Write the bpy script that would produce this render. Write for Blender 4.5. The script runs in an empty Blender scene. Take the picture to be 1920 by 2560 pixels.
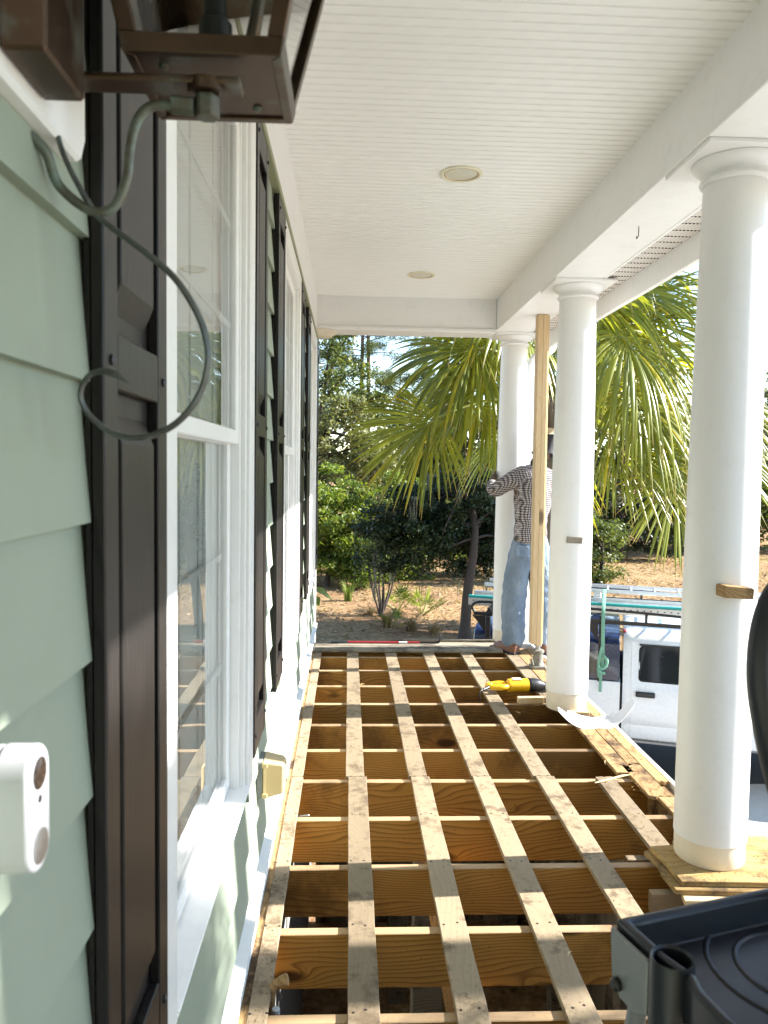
import bpy, bmesh, math, random
import numpy as np
from mathutils import Vector, Matrix, Euler
R = math.radians
random.seed(7); RNG = np.random.default_rng(11)
sc = bpy.context.scene
COL = sc.collection

# ------------------------------------------------------------------ camera
CH = 1.524                                   # eye height above the joist tops
def cam_axes(p, y, r):
    fwd = Vector((math.sin(y)*math.cos(p), math.cos(y)*math.cos(p), -math.sin(p)))
    right = Vector((math.cos(y), -math.sin(y), 0)); up = right.cross(fwd)
    return right*math.cos(r)+up*math.sin(r), up*math.cos(r)-right*math.sin(r), fwd
cd = bpy.data.cameras.new('camera'); cam = bpy.data.objects.new('camera', cd); COL.objects.link(cam)
rt, up, fw = cam_axes(.0590, .0445, .0148)
M = Matrix((rt, up, -fw)).transposed().to_4x4(); M.translation = (0, 0, CH); cam.matrix_world = M
cd.sensor_fit = 'VERTICAL'; cd.sensor_height = 36; cd.lens = 1944.4/2560*36
cd.clip_start = .02; cd.clip_end = 3000
cd.dof.use_dof = True; cd.dof.focus_distance = 4.5; cd.dof.aperture_fstop = 9
sc.camera = cam

# ------------------------------------------------------------------ light
SE, SA = R(32), R(4)                          # sun elevation; azimuth from +X towards +Y
sun_dir = Vector((math.cos(SE)*math.cos(SA), math.cos(SE)*math.sin(SA), math.sin(SE)))
wd = bpy.data.worlds.new('World'); sc.world = wd; wd.use_nodes = True
wn = wd.node_tree; wn.nodes.clear()
sky = wn.nodes.new('ShaderNodeTexSky'); sky.sky_type = 'NISHITA'; sky.sun_disc = False
sky.sun_elevation = SE; sky.sun_rotation = R(90)-SA; sky.altitude = 10; sky.air_density = 1.0; sky.dust_density = .05; sky.ozone_density = 1.3
bg = wn.nodes.new('ShaderNodeBackground'); bg.inputs[1].default_value = .07
wo = wn.nodes.new('ShaderNodeOutputWorld'); wn.links.new(sky.outputs[0], bg.inputs[0]); wn.links.new(bg.outputs[0], wo.inputs[0])
sl = bpy.data.lights.new('sun', 'SUN'); so = bpy.data.objects.new('sun', sl); COL.objects.link(so)
sl.energy = 2.9; sl.angle = R(.53); sl.color = (1, .965, .91)
so.rotation_euler = sun_dir.to_track_quat('Z', 'Y').to_euler(); so.location = (20, 0, 20)
vs = sc.view_settings; vs.view_transform = 'Standard'; vs.look = 'None'; vs.exposure = 2.8; vs.gamma = 1; vs.use_curve_mapping = False
sc.cycles.max_bounces = 10; sc.cycles.diffuse_bounces = 6; sc.cycles.glossy_bounces = 4; sc.cycles.transparent_max_bounces = 12
sc.cycles.sample_clamp_indirect = 6

# ------------------------------------------------------------------ node helpers
def node(nt, typ, ins=None, **props):
    n = nt.nodes.new(typ)
    for k, v in props.items(): setattr(n, k, v)
    for k, v in (ins or {}).items():
        s = n.inputs[k]
        if isinstance(v, bpy.types.NodeSocket): nt.links.new(v, s)
        elif isinstance(v, bpy.types.Node): nt.links.new(v.outputs[0], s)
        else:
            if isinstance(v, tuple) and len(v) == 3 and s.type == 'RGBA': v = v+(1,)
            s.default_value = v
    return n
def mat_new(name):
    m = bpy.data.materials.new(name); m.use_nodes = True; nt = m.node_tree
    for n in list(nt.nodes): nt.nodes.remove(n)
    b = nt.nodes.new('ShaderNodeBsdfPrincipled'); o = nt.nodes.new('ShaderNodeOutputMaterial')
    nt.links.new(b.outputs[0], o.inputs[0]); return m, nt, b
def ramp(nt, fac, stops, interp='LINEAR'):
    n = nt.nodes.new('ShaderNodeValToRGB'); n.color_ramp.interpolation = interp
    e = n.color_ramp.elements
    while len(e) < len(stops): e.new(.5)
    for i, (p, c) in enumerate(stops): e[i].position = p; e[i].color = (c+(1,)) if len(c) == 3 else c
    nt.links.new(fac if isinstance(fac, bpy.types.NodeSocket) else fac.outputs[0], n.inputs[0]); return n
def mixc(nt, fac, a, b, mode='MIX'):
    n = nt.nodes.new('ShaderNodeMix'); n.data_type = 'RGBA'; n.blend_type = mode
    for s, v in ((n.inputs[0], fac), (n.inputs[6], a), (n.inputs[7], b)):
        if isinstance(v, bpy.types.NodeSocket): nt.links.new(v, s)
        elif isinstance(v, bpy.types.Node): nt.links.new(v.outputs[0], s)
        else: s.default_value = (v+(1,)) if isinstance(v, tuple) and len(v) == 3 else v
    return n.outputs[2]
def mth(nt, op, a, b=None, c=None, clamp=False):
    n = nt.nodes.new('ShaderNodeMath'); n.operation = op; n.use_clamp = clamp
    for i, v in enumerate((a, b, c)):
        if v is None: continue
        if isinstance(v, bpy.types.NodeSocket): nt.links.new(v, n.inputs[i])
        elif isinstance(v, bpy.types.Node): nt.links.new(v.outputs[0], n.inputs[i])
        else: n.inputs[i].default_value = v
    return n.outputs[0]
def coords(nt, scale=(1, 1, 1), jitter=True, world=False):
    if world: v = node(nt, 'ShaderNodeNewGeometry').outputs['Position']
    else: v = node(nt, 'ShaderNodeTexCoord').outputs['Object']
    if jitter:
        oi = node(nt, 'ShaderNodeObjectInfo')
        k = node(nt, 'ShaderNodeVectorMath', {0: (37.0, 11.3, 23.7)}, operation='SCALE'); nt.links.new(oi.outputs['Random'], k.inputs['Scale'])
        v = node(nt, 'ShaderNodeVectorMath', {0: v, 1: k.outputs[0]}, operation='ADD').outputs[0]
    return node(nt, 'ShaderNodeVectorMath', {0: v, 1: scale}, operation='MULTIPLY').outputs[0]
def noise(nt, v, scale, detail=4, rough=.55, dist=0):
    return node(nt, 'ShaderNodeTexNoise', {'Vector': v, 'Scale': scale, 'Detail': detail, 'Roughness': rough, 'Distortion': dist}).outputs[0]
def bump(nt, b, h, strength=.3, dist=.002):
    n = node(nt, 'ShaderNodeBump', {'Height': h, 'Strength': strength, 'Distance': dist}); nt.links.new(n.outputs[0], b.inputs['Normal']); return n

# ------------------------------------------------------------------ materials
def m_paint(name, col, rough=.5, var=.06, bumps=.15, bscale=220, dirt=0, dirtcol=(.25, .2, .13), spec=.4, grain=None):
    m, nt, b = mat_new(name); v = coords(nt)
    n1 = noise(nt, v, 3.0, 5); n2 = noise(nt, v, bscale, 3)
    c = mixc(nt, n1, tuple(x*(1-var) for x in col), tuple(min(1, x*(1+var)) for x in col))
    if dirt:
        n3 = noise(nt, v, 14, 8, .7)
        f = ramp(nt, n3, [(.52, (0, 0, 0)), (.75, (dirt,)*3)])
        c = mixc(nt, f.outputs[0], c, dirtcol)
    nt.links.new(c, b.inputs['Base Color']); b.inputs['Roughness'].default_value = rough; b.inputs['Specular IOR Level'].default_value = spec
    if grain:
        gn = noise(nt, node(nt, 'ShaderNodeVectorMath', {0: v, 1: grain}, operation='MULTIPLY').outputs[0], 1.0, 5, .65, .4); n2 = mth(nt, 'ADD', mth(nt, 'MULTIPLY', n2, .3), gn)
    if bumps: bump(nt, b, n2, bumps, .0006)
    return m
def m_wood(name, light, dark, axis=0, ringf=95, stain=.0, staincol=(.05, .035, .02), knots=.5, rough=.7, contrast=1.0, dirtscale=6, tones=.25, bumps=.25, weather=None, topc=None):
    """pine: growth rings about an off-centre pith running along the board, knots, blotchy stains"""
    m, nt, b = mat_new(name)
    v = coords(nt)
    sx = node(nt, 'ShaderNodeSeparateXYZ', {0: v}); ax = [0, 1, 2]; ax.remove(axis)
    L = sx.outputs[axis]; A = sx.outputs[ax[0]]; B = sx.outputs[ax[1]]
    cmb = node(nt, 'ShaderNodeCombineXYZ', {0: mth(nt, 'MULTIPLY', L, .55), 1: mth(nt, 'MULTIPLY', A, 2.0), 2: mth(nt, 'MULTIPLY', B, 2.0)}).outputs[0]
    w = noise(nt, cmb, 1.2, 3, .5)
    # knots
    kv = node(nt, 'ShaderNodeCombineXYZ', {0: mth(nt, 'MULTIPLY', L, 2.1), 1: mth(nt, 'MULTIPLY', A, 5.5), 2: mth(nt, 'MULTIPLY', B, 5.5)}).outputs[0]
    vo = node(nt, 'ShaderNodeTexVoronoi', {'Vector': kv, 'Scale': 1.0, 'Randomness': 1.0}, feature='F1')
    kd = vo.outputs['Distance']
    ksel = mth(nt, 'GREATER_THAN', node(nt, 'ShaderNodeSeparateColor', {0: vo.outputs['Color']}).outputs[0], 1-knots)
    kb = mth(nt, 'MULTIPLY', ksel, mth(nt, 'POWER', mth(nt, 'SUBTRACT', 1.0, mth(nt, 'MULTIPLY', kd, 2.2, clamp=True), clamp=True), 3.0))
    rad = mth(nt, 'ADD', mth(nt, 'MULTIPLY', B, 1.0), mth(nt, 'MULTIPLY', A, .35))
    rad = mth(nt, 'ADD', rad, mth(nt, 'MULTIPLY', w, .42))
    rad = mth(nt, 'ADD', rad, mth(nt, 'MULTIPLY', kb, .10))
    ring = mth(nt, 'FRACT', mth(nt, 'MULTIPLY', rad, ringf))
    ringc = ramp(nt, ring, [(0, (.0,)*3), (.55, (.25*contrast,)*3), (.86, (1*contrast,)*3), (1.0, (.1,)*3)])
    fib = noise(nt, node(nt, 'ShaderNodeCombineXYZ', {0: mth(nt, 'MULTIPLY', L, 6.0), 1: mth(nt, 'MULTIPLY', A, 260), 2: mth(nt, 'MULTIPLY', B, 260)}).outputs[0], 1.0, 2)
    c = mixc(nt, mth(nt, 'MULTIPLY', ringc.outputs[0], .85), light, dark)
    c = mixc(nt, mth(nt, 'MULTIPLY', fib, .35), c, tuple(x*.72 for x in light))
    kc = ramp(nt, kd, [(.0, (1,)*3), (.10, (.9,)*3), (.16, (0,)*3)])
    c = mixc(nt, mth(nt, 'MULTIPLY', ksel, kc.outputs[0]), c, tuple(x*.28 for x in dark))
    if tones:
        oi = node(nt, 'ShaderNodeObjectInfo'); t = mth(nt, 'MULTIPLY_ADD', oi.outputs['Random'], tones*2, 1-tones)
        lo = noise(nt, cmb, .9, 4); t = mth(nt, 'MULTIPLY', t, mth(nt, 'MULTIPLY_ADD', lo, .8, .6))
        c = mixc(nt, 1.0, c, node(nt, 'ShaderNodeCombineColor', {0: t, 1: t, 2: t}).outputs[0], 'MULTIPLY')
    if topc:
        nz = node(nt, 'ShaderNodeSeparateXYZ', {0: node(nt, 'ShaderNodeNewGeometry').outputs['Normal']}).outputs[2]
        c = mixc(nt, mth(nt, 'MULTIPLY', mth(nt, 'GREATER_THAN', nz, .6), .75), c, topc)
    if weather:
        f = ramp(nt, noise(nt, v, 3.5, 6, .65), [(.35, (.25,)*3), (.65, (.95,)*3)])
        c = mixc(nt, f.outputs[0], c, weather)
    if stain:
        f1 = noise(nt, v, dirtscale, 8, .72); f2 = noise(nt, v, dirtscale*.28, 3)
        f = ramp(nt, mth(nt, 'MULTIPLY_ADD', f2, .6, mth(nt, 'MULTIPLY', f1, .7)), [(.66, (0,)*3), (.78, (stain,)*3)])
        c = mixc(nt, f.outputs[0], c, staincol)
        sp = ramp(nt, noise(nt, v, 70, 4, .7), [(.60, (0,)*3), (.72, (stain*.8,)*3)])
        c = mixc(nt, sp.outputs[0], c, tuple(x*1.3 for x in staincol))
    nt.links.new(c, b.inputs['Base Color']); b.inputs['Roughness'].default_value = rough; b.inputs['Specular IOR Level'].default_value = .25
    h = mth(nt, 'ADD', mth(nt, 'MULTIPLY', ring, .5), fib)
    bump(nt, b, h, bumps, .0008)
    return m
def m_metal(name, col, rough=.35, metal=1.0, patina=None, pat=.5, scale=9):
    m, nt, b = mat_new(name); v = coords(nt)
    n1 = noise(nt, v, scale*4, 6, .65)
    c = mixc(nt, n1, tuple(x*.75 for x in col), tuple(min(1, x*1.2) for x in col))
    mt = None
    if patina:
        f = ramp(nt, noise(nt, v, scale*2, 7, .68), [(.56-.1*pat, (0,)*3), (.80-.15*pat, (1,)*3)])
        c = mixc(nt, f.outputs[0], c, patina); mt = mth(nt, 'MULTIPLY_ADD', f.outputs[0], -metal*.9, metal)
    nt.links.new(c, b.inputs['Base Color'])
    if mt is not None: nt.links.new(mt, b.inputs['Metallic'])
    else: b.inputs['Metallic'].default_value = metal
    nt.links.new(mth(nt, 'MULTIPLY_ADD', n1, .25, rough-.1), b.inputs['Roughness'])
    bump(nt, b, n1, .12, .0008); return m
def m_plain(name, col, rough=.5, metal=0, spec=.5, emis=None, coat=0, var=.13):
    m, nt, b = mat_new(name); v = coords(nt); n = noise(nt, v, 30, 4)
    c = mixc(nt, n, tuple(x*(1-var) for x in col), tuple(min(1, x*(1+var)) for x in col)); nt.links.new(c, b.inputs['Base Color'])
    nt.links.new(mth(nt, 'MULTIPLY_ADD', n, .12, rough-.06), b.inputs['Roughness'])
    b.inputs['Metallic'].default_value = metal; b.inputs['Specular IOR Level'].default_value = spec
    b.inputs['Coat Weight'].default_value = coat; b.inputs['Coat Roughness'].default_value = .06
    return m
def m_glass(name, ior=1.7, tint=(1, 1, 1), rough=.0):
    m, nt, b = mat_new(name); nt.nodes.remove(b)
    o = [n for n in nt.nodes if n.type == 'OUTPUT_MATERIAL'][0]
    wav = node(nt, 'ShaderNodeBump', {'Height': noise(nt, coords(nt), 2.2, 2), 'Strength': .05, 'Distance': .02})
    fr = node(nt, 'ShaderNodeFresnel', {'IOR': ior}); tr = node(nt, 'ShaderNodeBsdfTransparent', {'Color': tint+(1,)})
    gl = node(nt, 'ShaderNodeBsdfGlossy', {'Color': (1, 1, 1, 1), 'Roughness': rough, 'Normal': wav})
    mx = node(nt, 'ShaderNodeMixShader', {0: fr, 1: tr, 2: gl}); nt.links.new(mx.outputs[0], o.inputs[0]); return m
def m_leaf(name, dark, light, trans=.35, hue2=None, scale=.5, rough=.45, spec=.35, tips=None):
    m, nt, b = mat_new(name)
    g = node(nt, 'ShaderNodeNewGeometry'); rnd = g.outputs['Random Per Island']
    n = noise(nt, coords(nt, jitter=True), scale, 3)
    f = mth(nt, 'ADD', mth(nt, 'MULTIPLY', rnd, .65), mth(nt, 'MULTIPLY_ADD', n, .9, -.28), clamp=True)
    c = mixc(nt, f, dark, light)
    if hue2:
        s = ramp(nt, mth(nt, 'FRACT', mth(nt, 'MULTIPLY', rnd, 17.3)), [(.86, (0,)*3), (.97, (1,)*3)]); c = mixc(nt, s.outputs[0], c, hue2)
    if tips:
        at = node(nt, 'ShaderNodeAttribute', attribute_name='tip'); c = mixc(nt, ramp(nt, at.outputs['Fac'], [(.86, (0,)*3), (1.0, (.85,)*3)]).outputs[0], c, tips)
    nt.links.new(c, b.inputs['Base Color']); b.inputs['Roughness'].default_value = rough; b.inputs['Specular IOR Level'].default_value = spec
    t = node(nt, 'ShaderNodeBsdfTranslucent', {'Color': mixc(nt, 1.0, c, (1.25, 1.2, .5), 'MULTIPLY')})
    mx = node(nt, 'ShaderNodeMixShader', {0: trans, 1: b.outputs[0], 2: t.outputs[0]})
    o = [x for x in nt.nodes if x.type == 'OUTPUT_MATERIAL'][0]; nt.links.new(mx.outputs[0], o.inputs[0]); return m
MT = {}
MT['white'] = m_paint('white_trim_paint', (.82, .815, .80), .45, .03, .1, dirt=.10)
MT['ceil'] = m_paint('ceiling_vinyl', (.86, .855, .825), .42, .03, .05, dirt=.0)
MT['column'] = m_paint('column_paint', (.79, .785, .77), .38, .02, .35, 60, dirt=.07)
MT['cream'] = m_paint('raw_column_base', (.72, .65, .52), .55, .08, .3, 90, dirt=.25)
MT['siding'] = m_paint('sage_siding', (.272, .315, .248), .55, .07, .6, 160, dirt=.10, grain=(90, 5, 90))
MT['olive'] = m_paint('olive_trim', (.27, .28, .17), .55, .05)
MT['vinyl'] = m_paint('window_vinyl', (.80, .80, .79), .35, .02, .05, dirt=.12)
MT['shutter'] = m_wood('shutter_plastic', (.021, .0182, .0172), (.0065, .006, .006), 2, 42, knots=0, rough=.36, tones=.06, bumps=.35, contrast=.9)
MT['joist'] = m_wood('joist_pine', (.46, .235, .055), (.15, .06, .014), 0, 62, stain=.6, staincol=(.045, .022, .008), knots=.5, rough=.62, dirtscale=2.2, tones=.3, topc=(.40, .29, .18))
MT['sleeper'] = m_wood('sleeper_pine', (.275, .213, .138), (.20, .142, .082), 1, 90, stain=.75, staincol=(.085, .060, .036), knots=.12, rough=.85, dirtscale=24, tones=.14, contrast=.4)
MT['rot'] = m_wood('rotting_board', (.37, .24, .11), (.20, .105, .035), 1, 70, stain=1.0, staincol=(.06, .035, .018), knots=.1, rough=.85, dirtscale=9, tones=.15, bumps=.8)
MT['greyboard'] = m_wood('weathered_board', (.30, .26, .20), (.16, .13, .095), 0, 60, stain=.8, staincol=(.03, .025, .02), knots=.1, rough=.85, dirtscale=5)
MT['stud'] = m_wood('new_stud_pine', (.62, .46, .27), (.52, .35, .17), 2, 60, knots=.25, rough=.6, tones=.05, contrast=.7)
MT['splinter'] = m_wood('fresh_splinter', (.66, .52, .27), (.5, .34, .14), 0, 90, knots=0, tones=.1)
MT['ply'] = m_wood('plywood', (.40, .27, .11), (.26, .15, .05), 0, 40, stain=.95, staincol=(.05, .035, .02), knots=.1, rough=.85, dirtscale=7, bumps=.7)
MT['copper'] = m_metal('aged_copper', (.085, .052, .032), .36, .85, (.10, .12, .10), .28)
MT['copper_green'] = m_metal('green_copper_tube', (.12, .11, .085), .45, .7, (.13, .20, .165), .9)
MT['strap'] = m_metal('dark_scroll_strap', (.10, .105, .095), .45, .75, (.12, .15, .13), .6)
MT['black'] = m_plain('black_plastic', (.012, .013, .017), .42)
MT['blackmet'] = m_plain('black_steel', (.02, .019, .019), .4, .3)
MT['tray'] = m_plain('ladder_tray_plastic', (.007, .008, .012), .40, spec=.5, var=.06)
MT['greymet'] = m_plain('grey_ladder_metal', (.22, .225, .225), .45, .35)
MT['alu'] = m_metal('aluminium', (.72, .73, .74), .38, .9)
MT['teal'] = m_plain('teal_fiberglass', (.02, .34, .33), .4)
MT['yellow'] = m_plain('yellow_tool_plastic', (.75, .42, .01), .4)
MT['red'] = m_plain('red_paint', (.27, .015, .02), .45)
MT['steel'] = m_metal('steel', (.42, .42, .42), .35, .95)
MT['jack'] = m_metal('dirty_jack_paint', (.20, .19, .16), .6, .5, (.30, .27, .20), .6, 14)
MT['doorbell'] = m_plain('doorbell_plastic', (.40, .405, .43), .3, var=.02)
MT['lens'] = m_plain('dark_lens', (.02, .014, .012), .08)
MT['glass'] = m_glass('window_glass', 2.5, (.93, .95, .94))
MT['lampglass'] = m_glass('lantern_glass', 1.5, (.93, .94, .93))
MT['shade_dark_drive'] = m_paint('shade_dark_drive', (.05, .05, .052), .9, .2, .6, 80)  # dark driveway colour stands in for the shade under the truck
MT['blind'] = m_paint('white_blind', (.84, .85, .83), .7, .02, 0)
MT['ochre'] = m_plain('ochre_plastic', (.58, .43, .22), .45, var=.04)
MT['ground_dark'] = m_plain('block_wall', (.22, .22, .21), .9)
MT['concrete'] = m_paint('concrete', (.52, .50, .46), .85, .12, .5, 60, dirt=.25, dirtcol=(.2, .17, .13))
MT['truck'] = m_plain('white_car_paint', (.72, .74, .77), .28, coat=.6, var=.01)
MT['navy'] = m_plain('navy_car_paint', (.008, .016, .055), .22, coat=.8)
MT['carglass'] = m_plain('tinted_car_glass', (.006, .008, .014), .05, spec=.8)
MT['rubber'] = m_plain('rubber', (.018, .018, .018), .8)
MT['lime_strap'] = m_plain('green_webbing', (.17, .36, .26), .7)
MT['jeans'] = None
MT['skin'] = m_plain('brown_skin', (.10, .05, .03), .5)
MT['boot'] = m_plain('brown_leather', (.15, .06, .03), .55)
MT['dark_cloth'] = m_plain('charcoal_hood', (.022, .02, .024), .85)
MT['tan_cloth'] = m_plain('tan_cap', (.45, .35, .22), .85)
MT['paper'] = m_plain('white_vinyl_scrap', (.55, .55, .56), .4, var=.03)
MT['brass_ring'] = m_plain('brass_ring', (.45, .28, .10), .4, .6)
MT['cream_ring'] = m_plain('cream_light_trim', (.72, .68, .52), .45)
MT['lampinner'] = m_plain('lamp_inner', (.62, .60, .50), .3)
MT['blue'] = m_plain('blue_package', (.01, .10, .35), .4)

# ------------------------------------------------------------------ mesh helpers
class MB:
    def __init__(s): s.v = []; s.f = []
    def add(s, vs_, fs, Mx=None):
        o = len(s.v)
        s.v += [tuple((Mx @ Vector(p)) if Mx is not None else p) for p in vs_]
        s.f += [tuple(i+o for i in f) for f in fs]; return s
    def box(s, x0, x1, y0, y1, z0, z1, Mx=None):
        p = [(x0, y0, z0), (x1, y0, z0), (x1, y1, z0), (x0, y1, z0), (x0, y0, z1), (x1, y0, z1), (x1, y1, z1), (x0, y1, z1)]
        return s.add(p, [(0, 3, 2, 1), (4, 5, 6, 7), (0, 1, 5, 4), (1, 2, 6, 5), (2, 3, 7, 6), (3, 0, 4, 7)], Mx)
    def prism(s, poly, h0, h1, axis='z', Mx=None):
        """poly: 2-D outline; extruded along axis"""
        n = len(poly)
        def P(a, b, h): return {'z': (a, b, h), 'y': (a, h, b), 'x': (h, a, b)}[axis]
        vs_ = [P(a, b, h0) for a, b in poly]+[P(a, b, h1) for a, b in poly]
        fs = [tuple(range(n))[::-1], tuple(range(n, 2*n))]+[(i, (i+1) % n, (i+1) % n+n, i+n) for i in range(n)]
        return s.add(vs_, fs, Mx)
    def tube(s, path, rad, n=8, caps=True, flat=1.0, upv=None):
        path = [Vector(p) for p in path]; m = len(path); rad = rad if isinstance(rad, (list, tuple)) else [rad]*m
        o = len(s.v); t0 = (path[1]-path[0]).normalized()
        u = Vector(upv) if upv else (Vector((0, 0, 1)) if abs(t0.z) < .9 else Vector((1, 0, 0)))
        u = (u-t0*u.dot(t0)).normalized()
        for i, p in enumerate(path):
            t = (path[min(i+1, m-1)]-path[max(i-1, 0)]).normalized()
            u = (u-t*u.dot(t)).normalized(); w = t.cross(u)
            for k in range(n):
                a = 2*math.pi*k/n; s.v.append(tuple(p+u*math.cos(a)*rad[i]+w*math.sin(a)*rad[i]*flat))
        for i in range(m-1):
            for k in range(n):
                a = o+i*n+k; b = o+i*n+(k+1) % n; s.f.append((a, b, b+n, a+n))
        if caps:
            s.f.append(tuple(o+k for k in range(n))[::-1]); s.f.append(tuple(o+(m-1)*n+k for k in range(n)))
        return s
    def lathe(s, prof, n=24, c=(0, 0, 0), axis='z', caps=True):
        o = len(s.v); c = Vector(c)
        for r, z in prof:
            for k in range(n):
                a = 2*math.pi*k/n; x, y = r*math.cos(a), r*math.sin(a)
                p = {'z': (x, y, z), 'x': (z, x, y), 'y': (y, z, x)}[axis]; s.v.append(tuple(c+Vector(p)))
        for i in range(len(prof)-1):
            for k in range(n):
                a = o+i*n+k; b = o+i*n+(k+1) % n; s.f.append((a, b, b+n, a+n))
        if caps:
            s.f.append(tuple(o+k for k in range(n))[::-1]); s.f.append(tuple(o+(len(prof)-1)*n+k for k in range(n)))
        return s
    def mesh(s, name):
        me = bpy.data.meshes.new(name); me.from_pydata(s.v, [], s.f); me.update(); return me
def finish(o, mat, bevel=0, smooth=None, seg=1):
    me = o.data
    if mat is not None and not me.materials: me.materials.append(mat)
    if smooth is not None:
        me.polygons.foreach_set('use_smooth', [True]*len(me.polygons)); me.set_sharp_from_angle(angle=R(smooth))
    if bevel:
        b = o.modifiers.new('bevel', 'BEVEL'); b.width = bevel; b.segments = seg; b.limit_method = 'ANGLE'; b.angle_limit = R(35)
def fixn(me):
    bm = bmesh.new(); bm.from_mesh(me); bmesh.ops.recalc_face_normals(bm, faces=bm.faces); bm.to_mesh(me); bm.free()
def obj(name, mb, mat, parent=None, bevel=0, smooth=None, loc=None, rot=None, seg=1):
    me = mb.mesh(name) if isinstance(mb, MB) else mb
    if isinstance(mb, MB): fixn(me)
    if isinstance(mat, str): mat = MT[mat]
    o = bpy.data.objects.new(name, me); COL.objects.link(o)
    finish(o, mat, bevel, smooth, seg)
    if parent is not None: o.parent = parent
    if loc is not None: o.location = loc
    if rot is not None: o.rotation_euler = rot
    return o
def tag(o, label, cat, group=None):
    o['label'] = label; o['category'] = cat
    if group: o['group'] = group
    return o
def thing(name, label, cat, loc=(0, 0, 0), rot=(0, 0, 0), group=None):
    o = bpy.data.objects.new(name, None); COL.objects.link(o); o.location = loc; o.rotation_euler = rot; o.empty_display_size = .1
    return tag(o, label, cat, group)
def struct(o, kind='structure'): o['kind'] = kind; return o
def dup(o, parent=None, loc=None, rot=None):
    c = o.copy(); COL.objects.link(c)
    if parent is not None: c.parent = parent
    if loc is not None: c.location = loc
    if rot is not None: c.rotation_euler = rot
    return c
def dup_tree(o, parent=None, loc=None, rot=None):
    c = dup(o, parent, loc, rot)
    for ch in list(o.children): dup_tree(ch, c)
    return c
def np_mesh(name, V, F):
    me = bpy.data.meshes.new(name); V = np.asarray(V, np.float32); F = np.asarray(F, np.int32); k = F.shape[1]
    me.vertices.add(len(V)); me.vertices.foreach_set('co', V.ravel())
    me.loops.add(F.size); me.loops.foreach_set('vertex_index', F.ravel())
    me.polygons.add(len(F)); me.polygons.foreach_set('loop_start', np.arange(0, F.size, k, dtype=np.int32))
    me.update(calc_edges=True); return me
def arc(c, r, a0, a1, n, plane='xz', y=0):
    out = []
    for i in range(n+1):
        a = R(a0+(a1-a0)*i/n); p, q = c[0]+r*math.cos(a), c[1]+r*math.sin(a)
        out.append({'xz': (p, y, q), 'xy': (p, q, y), 'yz': (y, p, q)}[plane])
    return out
def smooth_path(pts, n=8):
    pts = [Vector(p) for p in pts]; out = []
    for i in range(len(pts)-1):
        p0, p1, p2, p3 = pts[max(i-1, 0)], pts[i], pts[i+1], pts[min(i+2, len(pts)-1)]
        for k in range(n):
            t = k/n
            out.append(.5*((2*p1)+(-p0+p2)*t+(2*p0-5*p1+4*p2-p3)*t*t+(-p0+3*p1-3*p2+p3)*t**3))
    out.append(pts[-1]); return out
# ================================================================== THE SETTING: ground, driveway
GZ = -2.4
def m_ground():
    m, nt, b = mat_new('leaf_litter'); v = coords(nt, jitter=False)
    a = noise(nt, v, .35, 5); c1 = noise(nt, v, 2.6, 8, .8); c2 = noise(nt, v, 9, 8, .85)
    base = ramp(nt, c1, [(.30, (.05, .028, .014)), (.45, (.21, .12, .052)), (.55, (.37, .225, .10)), (.68, (.58, .40, .20))])
    straw = ramp(nt, c2, [(.36, (.07, .04, .02)), (.5, (.33, .22, .11)), (.64, (.68, .52, .32))])
    c = mixc(nt, .55, base.outputs[0], straw.outputs[0])
    gr = ramp(nt, noise(nt, v, .22, 4), [(.5, (0,)*3), (.68, (.45,)*3)])
    c = mixc(nt, gr.outputs[0], c, (.30, .27, .11))
    rd = ramp(nt, a, [(.45, (0,)*3), (.6, (.45,)*3)]); c = mixc(nt, rd.outputs[0], c, (.24, .115, .06))
    nt.links.new(c, b.inputs['Base Color']); b.inputs['Roughness'].default_value = .95; b.inputs['Specular IOR Level'].default_value = .1
    bump(nt, b, mth(nt, 'ADD', c1, c2), .9, .06); return m
MT['ground'] = m_ground()
def ground_h(x, y):
    h = .25*math.sin(x*.11+1)*math.sin(y*.09)+.06*math.sin(x*.7)*math.sin(y*.8+2)
    k = min(1, max(0, (math.hypot(x-4, y-8)-9)/10)); up_ = max(0, (y-26))*.012
    return GZ+h*k+up_*k
gx = [-700, -300, -120, -60]+[-40+2*i for i in range(46)]+[80, 140, 300, 700]
gy = [-300, -100, -40]+[-20+2*i for i in range(46)]+[90, 130, 250, 600, 1500]
GV = [(x, y, ground_h(x, y)) for y in gy for x in gx]; nx = len(gx)
GF = [(j*nx+i, j*nx+i+1, (j+1)*nx+i+1, (j+1)*nx+i) for j in range(len(gy)-1) for i in range(nx-1)]
g = MB(); g.v = GV; g.f = GF; go = struct(obj('ground', g, 'ground', smooth=60))
# driveway slabs: separate pads with open joints on a thin bed
db = MB().box(1.9, 13.5, -6, 13.2, GZ-.15, GZ+.012); drive = struct(obj('driveway', db, 'shade_dark_drive'))
ang = 0
for i, x in enumerate(np.arange(1.95, 12.0, 2.35)):
    for j, y in enumerate(np.arange(-6.9, 8, 2.7)-(.9 if i == 0 else 0)):
        s = MB().box(x, x+2.335, y, y+2.685, GZ-.02, GZ+.03+.003*math.sin(i*3+j*7)); obj('concrete_slab', s, 'concrete', drive, bevel=.006)

# ================================================================== HOUSE (wall, siding, windows, shutters)
XW = -.305
house = thing('house', 'sage green lap sided house wall with white windows and dark shutters', 'house')
W0, WW, PIT = 1.20, 1.11, 2.107               # first window, its width over casings, pitch
WZ0, WZ1 = .575, 2.56
YA, YB = -2.6, 6.86
wins = [W0+k*PIT for k in (-1, 0, 1, 2)]
def wall_gaps():
    segs = []; y = YA
    for w in wins: segs.append((y, w)); y = w+WW
    segs.append((y, YB)); return [s for s in segs if s[1]-s[0] > .02]
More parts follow.
